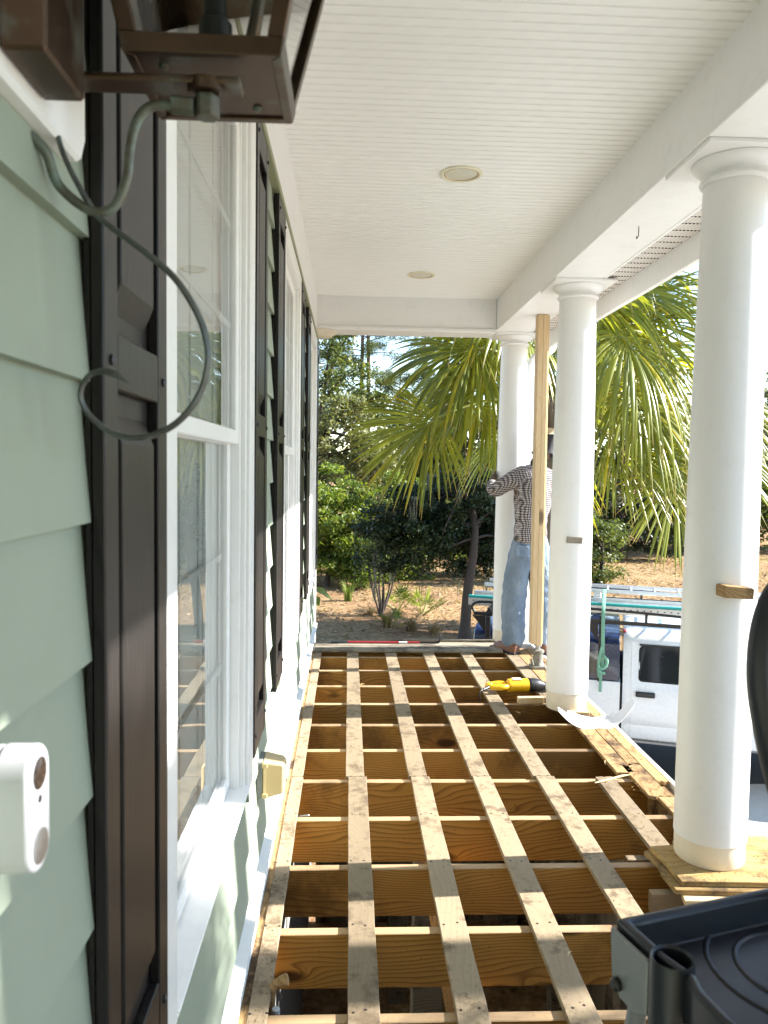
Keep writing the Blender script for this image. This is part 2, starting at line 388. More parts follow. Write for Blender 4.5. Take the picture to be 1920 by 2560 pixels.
# sheathing behind the boards, leaving the window openings free
sh = MB()
for a, b_ in wall_gaps(): sh.box(XW-.12, XW-.012, a, b_, WZ0, WZ1)
sh.box(XW-.12, XW-.012, YA, YB, -.35, WZ0); sh.box(XW-.12, XW-.012, YA, YB, WZ1, 3.2)
obj('wall', sh, 'siding', house)
def lap(y0, y1, z0, ex=.159):
    z1 = z0+ex+.02
    p = [(XW+.012, z0), (XW+.012, z0+.001), (XW-.003, z1), (XW-.011, z1), (XW-.002, z0)]
    return MB().prism([(x, z) for x, z in p], y0, y1, 'y')
zs = [1.614-.159*k for k in range(-6, 10)]
for z in zs:
    if z+.159 < .10 or z > 2.52: continue
    spans = wall_gaps() if z > WZ0-.10 else [(YA, YB)]
    for a, b_ in spans:
        obj('siding_board', lap(a+.004, b_-.004, z), 'siding', house)
obj('frieze_board', MB().box(XW-.01, XW+.022, YA, YB-.02, 2.585, 2.93), 'white', house, bevel=.003)
obj('frieze_moulding', MB().box(XW-.01, XW+.030, YA, YB-.02, 2.557, 2.584), 'olive', house, bevel=.003)
obj('base_trim', MB().box(XW-.01, XW+.020, YA, YB-.03, -.02, .118), 'white', house, bevel=.003)
obj('drip_cap', MB().prism([(XW, .1185), (XW+.034, .1185), (XW+.034, .126), (XW, .142)], YA, YB-.03, 'y'), 'white', house)
obj('corner_board', MB().box(XW-.12, XW+.017, YB-.029, YB+.012, -.35, 3.0), 'white', house, bevel=.003)
obj('foundation_wall', MB().box(XW-.2, XW+.0, YA, YB, GZ-.3, -.36), 'ground_dark', house)
# the rest of the building's shell (keeps the rooms dark), plus an added wing
obj('added_wing_wall', MB().box(XW-.6, 4.2, -2.9, -2.65, GZ-.2, 4.2), 'siding', house)  # added unseen behind the camera to cut fill light on the porch
obj('added_wing_soffit', MB().box(1.9, 4.3, -2.95, -2.0, 3.9, 4.0), 'white', house)
obj('house_shell', MB().box(-7, XW-.9, YA-3, YB-.2, GZ-.2, 5.2), 'siding', house)
obj('room_ceiling', MB().box(XW-.95, XW-.121, YA, YB-.03, 2.75, 2.8), 'blind', house)
obj('room_floor', MB().box(XW-.95, XW-.121, YA, YB-.03, .2, .25), 'greyboard', house)
obj('room_end_wall', MB().box(XW-.95, XW-.121, YB-.08, YB-.031, .25, 2.75), 'blind', house)
def window(y0):
    y1 = y0+WW; cw = .085; F = XW+.024
    m = MB(); # stepped casing
    for a, b_ in ((y0, y0+cw), (y1-cw, y1)):
        m.box(XW-.08, F, a, b_, WZ0, WZ1)
    m.box(XW-.08, F, y0+cw, y1-cw, 2.475, WZ1); m.box(XW-.08, F, y0+cw, y1-cw, WZ0, .5865)
    o = obj('window', m, 'vinyl', house, bevel=.004)
    st = MB()
    for a, b_ in ((y0+cw, y0+cw+.018), (y1-cw-.018, y1-cw)): st.box(XW-.07, F-.012, a, b_, .588, 2.475)
    for a, b_ in ((y0+cw+.018, y0+cw+.032), (y1-cw-.032, y1-cw-.018)): st.box(XW-.07, F-.026, a, b_, .588, 2.475)
    obj('jamb_step', st, 'vinyl', o, bevel=.002)
    obj('window_sill', MB().prism([(XW-.07, .587), (F+.003, .587), (F+.003, .591), (F-.012, .594), (XW-.07, .602)], y0+cw+.001, y1-cw-.001, 'y'), 'vinyl', o, bevel=.003)
    a, b_ = y0+cw+.033, y1-cw-.033
    def sash(X, z0, z1, nm):
        s = MB(); t = .042
        s.box(X-.028, X, a, a+t, z0, z1); s.box(X-.028, X, b_-t, b_, z0, z1); s.box(X-.028, X, a+t, b_-t, z0, z0+.038); s.box(X-.028, X, a+t, b_-t, z1-.05, z1)
        so_ = obj(nm, s, 'vinyl', o, bevel=.003)
        for k in (1, 2):
            y = a+t+(b_-a-2*t)*k/3; obj('muntin', MB().box(X-.020, X-.016, y-.008, y+.008, z0+.038, z1-.05), 'vinyl', o)
            z = z0+.05+(z1-z0-.1)*k/3; obj('muntin', MB().box(X-.0205, X-.0155, a+t, b_-t, z-.008, z+.008), 'vinyl', o)
        obj('pane', MB().add([(X-.012, a+t, z0+.038), (X-.012, b_-t, z0+.038), (X-.012, b_-t, z1-.05), (X-.012, a+t, z1-.05)], [(0, 1, 2, 3)]), 'glass', o)
    sash(F-.030, 1.578, 2.474, 'upper_sash'); sash(F-.052, .603, 1.626, 'lower_sash')
    obj('window_blind', MB().box(XW-.064, XW-.0595, a+.002, b_-.002, .61, 2.47), 'blind', o)
    return o
for w in wins[1:]: window(w)
# shutters
def shutter():
    root = bpy.data.objects.new('shutter', MB().box(0, .006, 0, .30, 0, 1.905).mesh('shutter')); COL.objects.link(root); finish(root, MT['shutter'])
    T = .022
    for a, b_ in ((0, .052), (.248, .30)):
        obj('stile', MB().box(.0062, T, a, b_, 0, 1.905), 'shutter', root, bevel=.002)
    for a, b_ in ((0.001, .105), (.973, 1.040), (1.815, 1.904)):
        obj('rail', MB().box(.0062, T-.0006, .0525, .2475, a, b_), 'shutter', root, bevel=.002)
    for a, b_ in ((.106, .972), (1.041, 1.814)):
        p = MB(); g_ = .016; i_ = .034
        y0, y1, z0, z1 = .053+g_, .247-g_, a+g_+.012, b_-g_-.012
        q = [(.0062, y0, z0), (.0062, y1, z0), (.0062, y1, z1), (.0062, y0, z1)]
        r = [(.0205, y0+.004, z0+i_), (.0205, y1-.004, z0+i_), (.0205, y1-.004, z1-i_), (.0205, y0+.004, z1-i_)]
        p.add(q+r, [(4, 5, 6, 7), (0, 1, 5, 4), (1, 2, 6, 5), (2, 3, 7, 6), (3, 0, 4, 7)])
        obj('raised_panel', p, 'shutter', root, bevel=.0015)
    for y in (.026, .274):
        for z in (.06, 1.005, 1.86):
            obj('screw', MB().lathe([(.0065, 0), (.0065, .003), (.003, .0055)], 10, (T-.0005, y, z), 'x'), 'black', root, smooth=40)
    return root
sh0 = shutter(); first = True
for w in wins[1:]:
    for y in (w-.305, w+WW+.005):
        s = sh0 if first else dup_tree(sh0); first = False
        s.parent = house; s.location = (XW+.006, y, .637)

# ================================================================== PORCH ROOF (ceiling, beams, soffit)
proof = thing('porch_roof', 'white beadboard porch ceiling with boxed beams and vented soffit', 'porch roof')
ZC = 2.904; XB = 1.192
prof = [(0, .006), (.0012, .001), (.003, 0), (.036, 0), (.0375, .0035), (.0385, .0035), (.040, .0012), (.0425, .0004), (.045, .0012), (.0462, .005), (.0485, .006)]
pw = .0492
bm_ = MB(); n = len(prof)
bm_.v = [(x, y, z) for x in (XW+.02, XB) for y, z in prof]; bm_.f = [(i, i+1, i+1+n, i+n) for i in range(n-1)]
bme = bm_.mesh('ceiling_board'); y = -2.0; k = 0
while y < 6.44:
    o = obj('ceiling_board', bme, 'ceil', proof, loc=(0, y, ZC)); y += pw; k += 1
obj('ceiling_backing', MB().box(XW-.01, XB, -2.6, 6.44, ZC+.012, ZC+.05), 'ceil', proof)
obj('roof_deck', MB().prism([(-7, 5.2), (1.9, 3.02), (1.9, 3.06), (-7, 5.3)], -6, 7.2, 'y'), 'ground_dark', proof)
obj('beam', MB().box(XB, 1.482, -2.6, 6.70, 2.651, 3.0), 'white', proof, bevel=.004)
obj('end_beam', MB().box(XW+.0, XB-.001, 6.44, 6.70, 2.632, 3.0), 'white', proof, bevel=.004)
obj('end_beam_moulding', MB().box(XW+.0, XB-.001, 6.425, 6.4395, 2.6325, 2.662), 'white', proof, bevel=.004)
obj('gable_wall', MB().box(XW-.1, 1.482, 6.701, 6.74, 2.66, 3.6), 'white', proof)
# vented soffit panels, each with slotted rows
sp = MB(); sp.box(1.4825, 1.652, 0, .298, 2.668, 2.676)
for i in range(3):
    sp.box(1.4825, 1.652, .012+i*.098, .090+i*.098, 2.663, 2.6675)
spm = sp.mesh('soffit_panel'); fixn(spm)
def m_soffit():
    m, nt, b = mat_new('vented_soffit'); v = coords(nt, jitter=False)
    sx = node(nt, 'ShaderNodeSeparateXYZ', {0: v})
    a = mth(nt, 'GREATER_THAN', mth(nt, 'FRACT', mth(nt, 'MULTIPLY', sx.outputs[0], 55)), .45)
    c = mth(nt, 'GREATER_THAN', mth(nt, 'FRACT', mth(nt, 'MULTIPLY', sx.outputs[1], 61.2)), .72)
    f = mth(nt, 'MULTIPLY', a, c)
    nt.links.new(mixc(nt, f, (.74, .70, .66), (.10, .08, .07)), b.inputs['Base Color']); b.inputs['Roughness'].default_value = .5; return m
MT['soffit'] = m_soffit()
y = -2.6
while y < 6.7: obj('soffit_panel', spm, 'soffit', proof, loc=(0, y, 0)); y += .30
obj('soffit_channel', MB().box(1.4822, 1.503, -2.6, 6.9, 2.650, 2.662), 'white', proof, bevel=.002)
obj('fascia_board', MB().box(1.653, 1.685, -2.6, 6.9, 2.535, 2.86), 'white', proof, bevel=.003)
obj('gutter', MB().prism([(1.686, 2.63), (1.78, 2.63), (1.80, 2.66), (1.81, 2.76), (1.80, 2.76), (1.79, 2.665), (1.775, 2.64), (1.686, 2.64)], -2.6, 6.9, 'y'), 'white', proof)
obj('shingle_edge', MB().box(1.60, 1.84, -2.6, 6.95, 2.861, 2.885), 'ground_dark', proof)
# remnant of the wall capital at the end of the porch
pc = MB().lathe([(.11, 2.588), (.115, 2.592), (.117, 2.602), (.155, 2.618), (.165, 2.631)], 20, (XW+.03, 6.57, 0)); obj('wall_capital', pc, 'cream', proof, smooth=40)

# ================================================================== COLUMNS
XC = 1.386
def column(Yc, label, stub=None, zb=.02, band=.11):
    t = thing('porch_column', label, 'column', (XC, Yc, 0), group='round white porch columns')
    prof = [(.1300, zb+band+.002)]
    for i in range(1, 13):
        z = zb+band+(2.555-zb-band)*i/12; u = max(0, (i/12-.3)/.7); prof.append((.1298-.0195*u**1.5, z))
    obj('shaft', MB().lathe(prof, 48), 'column', t, smooth=40)
    obj('base_band', MB().lathe([(.124, zb), (.126, zb+.004), (.127, zb+band*.6), (.1265, zb+band)], 48), 'cream', t, smooth=40)
    cap = [(.111, 2.5555), (.122, 2.560), (.1255, 2.567), (.122, 2.574), (.1125, 2.578), (.1125, 2.594), (.117, 2.600), (.135, 2.609), (.148, 2.620), (.1535, 2.631), (.152, 2.6355)]
    obj('capital', MB().lathe(cap, 48), 'column', t, smooth=35)
    obj('abacus', MB().box(-.186, .186, -.186, .186, 2.636, 2.6505), 'column', t, bevel=.002)
    if stub == 'block':
        o = obj('rail_stub', MB().prism([(-.066, 1.079), (.039, 1.074), (.041, 1.108), (.036, 1.114), (-.062, 1.122), (-.067, 1.116)], -.176, -.105, 'y'), 'rot', t, bevel=.002)
        o['label'] = 'broken off wooden rail stub'
    if stub == 'socket':
        o = obj('rail_stub', MB().prism([(-.062, 1.073), (.034, 1.070), (.036, 1.109), (-.060, 1.112)], -.134, -.105, 'y'), 'greyboard', t, bevel=.002)
        o['label'] = 'sawn rail end flush with the column'
    return t
column(2.83, 'nearest large white porch column with a wooden rail stub sticking out', 'block', zb=.062, band=.085)
column(4.79, 'middle white porch column beside the yellow saw with a sawn rail end', 'socket', band=.11)
column(6.64, 'farthest white porch column held by the worker in plaid shirt', zb=.02)
column(.905, 'white porch column out of sight beside the stepladder')
# ================================================================== PORCH FLOOR FRAME
pf = thing('porch_floor_frame', 'stripped porch floor of pine joists with long nailed sleeper strips', 'floor frame')
jm = MB().box(0, 1.76, 0, .038, -.184, 0)
J0 = 2.452-.4064*4
for i in range(0, 14):
    o = obj('joist', MB().box(-.262, 1.478, 0, .038, -.186, random.uniform(-.002, .0)), 'joist', pf, bevel=.0025, loc=(random.uniform(-.004, .004), J0+i*.4064, 0)); o.rotation_euler.z = random.uniform(-.002, .002)
obj('end_joist', MB().box(-.262, 1.49, 6.352, 6.39, -.186, 0), 'joist', pf, bevel=.002)
obj('ledger_board', MB().box(-.284, -.262, .5, 6.39, -.2, -.002), 'rot', pf, bevel=.002)
def strip(x0, x1, y0, y1, z0=.0015, th=.019, mat='sleeper', rz=0, jag=0, name='sleeper_strip'):
    n = max(2, int((y1-y0)/.12)); L = []; Rr = []
    for i in range(n+1):
        y = y0+(y1-y0)*i/n
        L.append((x0+random.uniform(-.0012, .0012), y)); Rr.append((x1+random.uniform(-.0012, .0012), y))
    if jag:
        for k in range(5):
            pass
        end = [(x1-(x1-x0)*k/6, y1+random.uniform(-jag, jag)) for k in range(1, 6)]; sta = [(x0+(x1-x0)*k/6, y0+random.uniform(-jag, jag)) for k in range(1, 6)]
    else: end = []; sta = []
    poly = Rr+end+L[::-1]+sta
    cx, cy = (x0+x1)/2, (y0+y1)/2
    m = MB().prism([(p-cx, q-cy) for p, q in poly], z0, z0+th)
    return obj(name, m, mat, pf, bevel=.0015, loc=(cx, cy, 0), rot=(0, 0, rz))
for i, xc in enumerate((.045, .351, .657, .963)):
    off = (.011, .006, .004, .008)[i]
    strip(xc-.0445+off, xc+.0445+off, .9, 3.689, rz=random.uniform(-.0015, .0015)); strip(xc-.0445-.004, xc+.0445-.004, 3.693, 6.335, rz=random.uniform(-.0015, .0015))
strip(-.262, -.208, .9, 3.69, mat='sleeper'); strip(-.264, -.210, 3.694, 6.30)
strip(1.218, 1.306, 2.72, 3.678, jag=.006)
# dirty flashing/rotten strip against the wall
strip(-.2845, -.2625, .9, 6.2, z0=.002, th=.012, mat='rot', name='flashing_strip')
nh = MB()
for xc in (.045, .351, .657, .963, -.236):
    for i in range(2, 14):
        for dx in (-.022, .022): nh.lathe([(.0042, .0203), (.004, .0214), (.0, .0218)], 8, (xc+dx+random.uniform(-.006, .006), J0+i*.4064+.019+random.uniform(-.008, .008), 0), caps=False)
struct(obj('nail_heads', nh, 'blackmet', pf), 'stuff')
# edge boards along the columns
strip(1.345, 1.434, 3.73, 4.62, z0=.002, mat='rot', jag=.004, name='edge_board'); strip(1.438, 1.500, 3.84, 5.2, z0=.0025, th=.018, mat='rot', jag=.012, name='edge_board')
strip(1.502, 1.566, 3.62, 5.3, z0=.002, th=.019, mat='rot', jag=.012, name='edge_board'); strip(1.40, 1.500, 3.46, 3.825, z0=.003, th=.018, mat='rot', jag=.014, name='edge_board')
strip(1.28, 1.372, 4.98, 6.30, z0=.002, mat='sleeper', name='edge_board'); strip(1.378, 1.47, 4.98, 6.36, z0=.002, mat='rot', name='edge_board'); strip(1.476, 1.566, 5.31, 6.36, z0=.002, mat='rot', name='edge_board')
strip(1.325, 1.40, 4.63, 4.97, z0=.001, th=.016, mat='rot', jag=.01, name='edge_board')
strip(1.44, 1.566, 3.0, 3.45, z0=.001, th=.017, mat='rot', jag=.01, name='edge_board')
obj('rim_joist', MB().box(1.48, 1.518, .5, 6.39, -.22, -.004), 'rot', pf, bevel=.002)
obj('rim_joist', MB().box(1.522, 1.558, .5, 6.39, -.22, -.004), 'rot', pf, bevel=.002)
obj('fascia_trim', MB().box(1.570, 1.594, .5, 6.52, -.26, .017), 'white', pf, bevel=.002)
obj('end_fascia_trim', MB().box(-.28, 1.568, 6.505, 6.528, -.26, .028), 'white', pf, bevel=.002)
# grey boards across the end
def plank_x(x0, x1, y0, y1, z0, z1, mat, nm, rz=0):
    cx, cy = (x0+x1)/2, (y0+y1)/2
    return obj(nm, MB().box(x0-cx, x1-cx, y0-cy, y1-cy, z0, z1), mat, pf, bevel=.0025, loc=(cx, cy, 0), rot=(0, 0, rz))
plank_x(-.27, 1.26, 6.19, 6.335, .022, .044, 'greyboard', 'end_board', -.004); plank_x(-.27, 1.27, 6.345, 6.50, .0225, .046, 'greyboard', 'end_board', -.003)
plank_x(.35, 1.25, 6.47, 6.515, .0475, .066, 'greyboard', 'end_batten', -.02)
# plywood patch and cleats under the nearest column
obj('plywood_patch', MB().prism([(1.172, 2.625), (1.56, 2.60), (1.70, 2.60), (1.70, 2.99), (1.31, 2.985), (1.30, 2.92), (1.165, 2.905), (1.178, 2.80), (1.168, 2.74)], .0215, .040), 'ply', pf, bevel=.002)
obj('plywood_patch', MB().prism([(1.20, 2.645), (1.50, 2.63), (1.69, 2.63), (1.69, 2.98), (1.32, 2.98), (1.31, 2.915), (1.185, 2.90), (1.20, 2.78)], .0405, .061), 'ply', pf, bevel=.002)
obj('plywood_patch', MB().prism([(1.19, 2.59), (1.60, 2.575), (1.61, 2.625), (1.20, 2.64)], .001, .0205), 'stud', pf, bevel=.002)
for y in (2.70, 2.95): obj('cleat', MB().box(1.12, 1.479, y, y+.038, -.10, -.02), 'sleeper', pf, bevel=.002)
obj('joist_hanger', MB().prism([(.98, -.115), (1.22, -.012), (1.22, -.004), (.97, -.10)], 2.560, 2.565, 'y'), 'alu', pf)
# posts, girder and skirt below
und = thing('porch_substructure', 'grey posts and skirting boards under the open porch joists', 'substructure')
for y in (.93, 2.83, 4.79, 6.4): obj('support_post', MB().box(1.33, 1.47, y-.07, y+.07, GZ-.1, -.187), 'greyboard', und, bevel=.004)
for y in (1.6, 3.1, 5.1): obj('support_post', MB().box(.32, .46, y+.35, y+.49, GZ-.1, -.34), 'greyboard', und, bevel=.004)
obj('girder', MB().box(.35, .43, .5, 6.3, -.339, -.188), 'joist', und, bevel=.003)
x = 0; y = -2.0
while y < 6.5: obj('skirt_board', MB().box(1.596, 1.612, y, y+.1295, GZ-.05, -.05), 'greyboard', und); y += .13
x = -.25
while x < 1.55: obj('skirt_board', MB().box(x, x+.1315, 6.48, 6.496, GZ-.05, -.05), 'greyboard', und); x += .132
# the part of the floor still boarded, behind the viewer
fl = thing('porch_deck', 'boarded part of the porch floor under the stepladder', 'deck')
for i, x in enumerate(np.arange(-.28, 1.5, .0905)): obj('deck_board', MB().box(x, x+.088, -2.6, 1.25, .0215, .040), 'greyboard', fl, bevel=.002)
# ================================================================== THINGS ON THE WALL AND CEILING
# mounting block and gas lantern
mb_ = MB().prism([(.30, 1.835), (.838, 1.832), (.852, 1.858), (.852, 2.42), (.30, 2.42)], XW+.001, XW+.024, 'x')
tag(obj('lantern_mounting_block', mb_, 'white', bevel=.004), 'white painted board on the siding behind the copper lantern', 'mounting block')
lan = thing('gas_lantern', 'aged copper gas lantern with glass sides on a wall bracket', 'lantern', (-.142, .825, 1.907))
XL = lambda x: x+.142
# back plate (a channel) and arm, in lantern coordinates
wl = lambda x0, x1, y0, y1, z0, z1: MB().box(x0+.142, x1+.142, y0-.825, y1-.825, z0-1.907, z1-1.907)
obj('back_plate', wl(-.2808, -.243, .645, .736, 1.848, 2.40), 'copper', lan, bevel=.003)
obj('plate_flange', wl(-.2808, -.268, .7365, .798, 1.876, 2.40), 'copper', lan, bevel=.003)
obj('arm', wl(-.2675, -.108, .764, .795, 1.8835, 1.8905), 'copper', lan, bevel=.002)
obj('plate_screw', MB().lathe([(.008, 0), (.008, .004), (.004, .008)], 12, (-.126, -.055, .015), 'x'), 'blackmet', lan, smooth=40)
# tapered body
b0, b1, zt = .070, .150, .36                  # half widths at bottom / top, glass height
bp = MB(); bp.add([(-b0, -b0, 0), (b0, -b0, 0), (b0, b0, 0), (-b0, b0, 0), (-b0, -b0, .004), (b0, -b0, .004), (b0, b0, .004), (-b0, b0, .004)],
                  [(0, 3, 2, 1), (4, 5, 6, 7), (0, 1, 5, 4), (1, 2, 6, 5), (2, 3, 7, 6), (3, 0, 4, 7)])
obj('bottom_plate', bp, 'copper', lan)
def hw(z): return b0+(b1-b0)*z/zt
def lring(z0, z1, o0, o1, th, nm):
    for k in range(4):
        Mx = Matrix.Rotation(k*math.pi/2, 4, 'Z')
        h0, h1 = hw(z0)+o0, hw(z1)+o1
        m = MB(); m.add([(-h0, -h0, z0), (h0, -h0, z0), (h0-th, -h0+th, z0), (-h0+th, -h0+th, z0), (-h1, -h1, z1), (h1, -h1, z1), (h1-th, -h1+th, z1), (-h1+th, -h1+th, z1)],
                        [(0, 3, 2, 1), (4, 5, 6, 7), (0, 1, 5, 4), (1, 2, 6, 5), (2, 3, 7, 6), (3, 0, 4, 7)], Mx)
        obj(nm, m, 'copper', lan, bevel=.0012)
lring(-.003, .013, .004, .004, .010, 'lower_rail'); lring(zt-.02, zt, .004, .004, .012, 'upper_rail')
for k in range(4):
    Mx = Matrix.Rotation(k*math.pi/2, 4, 'Z'); m = MB(); z0, z1 = .0132, zt-.0202; w = .016
    a, c = hw(z0)+.003, hw(z1)+.003
    m.add([(-a, -a, z0), (-a+w, -a, z0), (-a+w, -a+w*.5, z0), (-a, -a+w, z0), (-c, -c, z1), (-c+w, -c, z1), (-c+w, -c+w*.5, z1), (-c, -c+w, z1)],
          [(0, 3, 2, 1), (4, 5, 6, 7), (0, 1, 5, 4), (1, 2, 6, 5), (2, 3, 7, 6), (3, 0, 4, 7)], Mx)
    obj('corner_post', m, 'copper', lan, bevel=.001)
    a, c = hw(z0)-.003, hw(z1)-.003
    obj('glass_panel', MB().add([(-a, -a, z0), (a, -a, z0), (c, -c, z1), (-c, -c, z1)], [(0, 1, 2, 3)], Mx), 'lampglass', lan)
    o = .005; f = hw(.0)+.0005
obj('lantern_roof', MB().add([(-.15, -.15, zt+.001), (.15, -.15, zt+.001), (.15, .15, zt+.001), (-.15, .15, zt+.001), (-.03, -.03, zt+.12), (.03, -.03, zt+.12), (.03, .03, zt+.12), (-.03, .03, zt+.12)],
                            [(0, 3, 2, 1), (4, 5, 6, 7), (0, 1, 5, 4), (1, 2, 6, 5), (2, 3, 7, 6), (3, 0, 4, 7)]), 'copper', lan, bevel=.002)
obj('burner', MB().lathe([(.026, .004), (.026, .014), (.013, .016), (.012, .035), (.017, .037), (.017, .062), (.012, .066), (.010, .12), (.004, .15)], 12), 'blackmet', lan, smooth=35)
obj('burner_valve', MB().tube([(.012, .01, .030), (.034, .012, .044), (.044, .014, .105)], [.005, .008, .006], 8), 'copper', lan, smooth=50)
obj('bolt_washer', MB().lathe([(.019, -.0160), (.019, -.0045), (.014, -.004)], 20, (0, -.045, -.0125)), 'copper', lan, smooth=35)
obj('bolt_nut', MB().lathe([(.0125, -.050), (.0125, -.0290)], 6, (0, -.045, 0)), 'copper_green', lan, bevel=.0015)
obj('pipe_fitting', MB().tube([(-.012, -.046, -.040), (-.034, -.046, -.039)], .0095, 6), 'copper_green', lan, bevel=.001)
for x, y in ((-.042, -.042), (.038, .042)): obj('rivet', MB().lathe([(.005, 0), (.004, -.003), (.001, -.004)], 10, (x, y, -.0005)), 'copper_green', lan, smooth=40)
w = lambda x, y, z: (x+.142, y-.825, z-1.907)
tp = smooth_path([w(-.174, .779, 1.868), w(-.196, .780, 1.866), w(-.209, .780, 1.852), w(-.216, .780, 1.826), w(-.219, .780, 1.798), w(-.232, .780, 1.770), w(-.254, .778, 1.766), w(-.282, .775, 1.788), w(-.288, .762, 1.812), w(-.300, .752, 1.826)], 6)
obj('gas_tube', MB().tube(tp, .0048, 10), 'copper_green', lan, smooth=60)
sc_ = [(-.288, .78, 1.885), (-.286, .78, 1.85), (-.280, .78, 1.822), (-.265, .78, 1.79), (-.245, .78, 1.760), (-.208, .78, 1.733), (-.174, .78, 1.705), (-.152, .78, 1.672), (-.1425, .78, 1.645), (-.141, .78, 1.62), (-.150, .78, 1.59), (-.172, .78, 1.563), (-.202, .78, 1.549), (-.230, .78, 1.551), (-.254, .778, 1.568), (-.263, .775, 1.588), (-.254, .77, 1.606), (-.238, .765, 1.611), (-.224, .76, 1.607), (-.211, .755, 1.599)]
sp_ = smooth_path([w(*p) for p in sc_], 5); nn = len(sp_)
obj('scroll_tail', MB().tube(sp_, [(.0036+.0028*math.sin(min(1, i/nn*1.35)*2.6)) if i < nn*.93 else max(.0012, .0050*(nn-i)/(nn*.07)) for i in range(nn)], 8, flat=.55, upv=(0, 1, 0)), 'strap', lan, smooth=60)
# doorbell camera
db_ = thing('doorbell_camera', 'white pill shaped doorbell camera on the siding', 'doorbell', (XW+.008, .645, 1.235))
def pill(w, h, x0, x1, n=14):
    r = w/2; p = []
    for i in range(n+1): a = math.pi*i/n; p.append((r*math.cos(a), h/2-r+r*math.sin(a)))
    for i in range(n+1): a = math.pi+math.pi*i/n; p.append((r*math.cos(a), -h/2+r+r*math.sin(a)))
    return MB().prism(p, x0, x1, 'x')
obj('back_shell', pill(.046, .106, .0, .012), 'doorbell', db_, bevel=.002, seg=2, smooth=40)
obj('front_shell', pill(.046, .108, .0125, .042), 'doorbell', db_, bevel=.004, seg=3, smooth=40)
obj('camera_lens', MB().lathe([(.0135, .0420), (.0135, .0428), (.010, .0432), (.0, .0436)], 20, (0, 0, .030), 'x', caps=False), 'lens', db_, smooth=40)
obj('sensor_dot', MB().lathe([(.0035, .0421), (.0033, .0426)], 12, (0, 0, .008), 'x'), 'lens', db_)
obj('bell_button', MB().lathe([(.0145, .0421), (.0145, .0432), (.0125, .0436), (.0, .0437)], 24, (0, 0, -.032), 'x', caps=False), 'steel', db_, smooth=40)
# weatherproof outlet cover
oc = thing('outlet_cover', 'ochre weatherproof outlet cover on the wall above the floor edge', 'outlet cover', (XW+.012, 2.61, .468))
obj('box_base', MB().box(-.008, .014, -.052, .052, -.062, .062), 'ground_dark', oc, bevel=.003)
pts = lambda h, v, x: [(x, -h, -v), (x, h, -v), (x, h, v), (x, -h, v)]
cv = MB(); cv.add(pts(.054, .064, .0145)+pts(.052, .060, .026)+pts(.046, .050, .078)+pts(.038, .040, .088), [(0, 1, 2, 3)]+[(4*r+k, 4*r+(k+1) % 4, 4*r+4+(k+1) % 4, 4*r+4+k) for r in range(3) for k in range(4)]+[(12, 13, 14, 15)])
obj('hinged_cover', cv, 'ochre', oc, bevel=.004, seg=2)
for z in (-.052, .052): obj('hinge_tab', MB().box(.012, .030, -.058, -.0525, z-.008, z+.008), 'ochre', oc, bevel=.002)
# recessed lights
for x, y, lb in ((.507, 3.731, 'larger nearer recessed ceiling light with brass inner ring'), (.497, 5.68, 'smaller farther recessed ceiling light near the end beam')):
    t = thing('recessed_light', lb, 'ceiling light', (x, y, ZC), group='recessed porch ceiling lights')
    obj('trim_ring', MB().lathe([(.102, .001), (.101, -.006), (.088, -.009), (.082, -.006), (.082, -.001)], 40, caps=False), 'cream_ring', t, smooth=35)
    obj('inner_ring', MB().lathe([(.0815, -.0055), (.078, -.0065), (.076, -.004)], 40, caps=False), 'brass_ring', t, smooth=35)
    obj('baffle', MB().lathe([(.0758, -.0045), (.0755, -.0035), (.0745, -.0025)], 40, caps=False), 'lampinner', t)
    obj('lamp_face', MB().lathe([(.0744, -.0022), (.05, -.004), (.0, -.009)], 40, caps=False), 'lampinner', t, smooth=60)
# hook under the beam
tag(obj('ceiling_hook', MB().tube([(1.325, 3.625, 2.652), (1.325, 3.625, 2.63)]+[(1.325+.004*math.cos(a)-.004, 3.625+.012*math.sin(a), 2.612-.014*math.sin(a*.9)) for a in np.linspace(0, 3.0, 8)], .0022, 6), 'blackmet', smooth=60), 'small dark cup hook screwed under the white beam', 'hook')
# downspout behind the farthest column
ds = thing('downspout', 'white ribbed downspout running down behind the farthest column', 'downspout', (1.60, 6.90, 0))
def rib(w_, d_):
    p = []
    for i in range(5):
        x = -w_/2+w_*i/5; p += [(x, -d_/2), (x+w_/10, -d_/2+.004)]
    return p+[(w_/2, -d_/2), (w_/2, d_/2), (-w_/2, d_/2)]
obj('pipe', MB().prism(rib(.07, .05), -2.3, 2.34), 'column', ds, bevel=.0015)
obj('elbow', MB().tube(smooth_path([(0, 0, 2.341), (.0, 0, 2.44), (.03, 0, 2.50), (.09, 0, 2.53), (.17, 0, 2.58), (.18, 0, 2.64)], 5), .038, 10, flat=.75), 'column', ds, smooth=60)
obj('strap_band', MB().box(-.038, .038, -.029, .029, .70, .725), 'column', ds, bevel=.002)

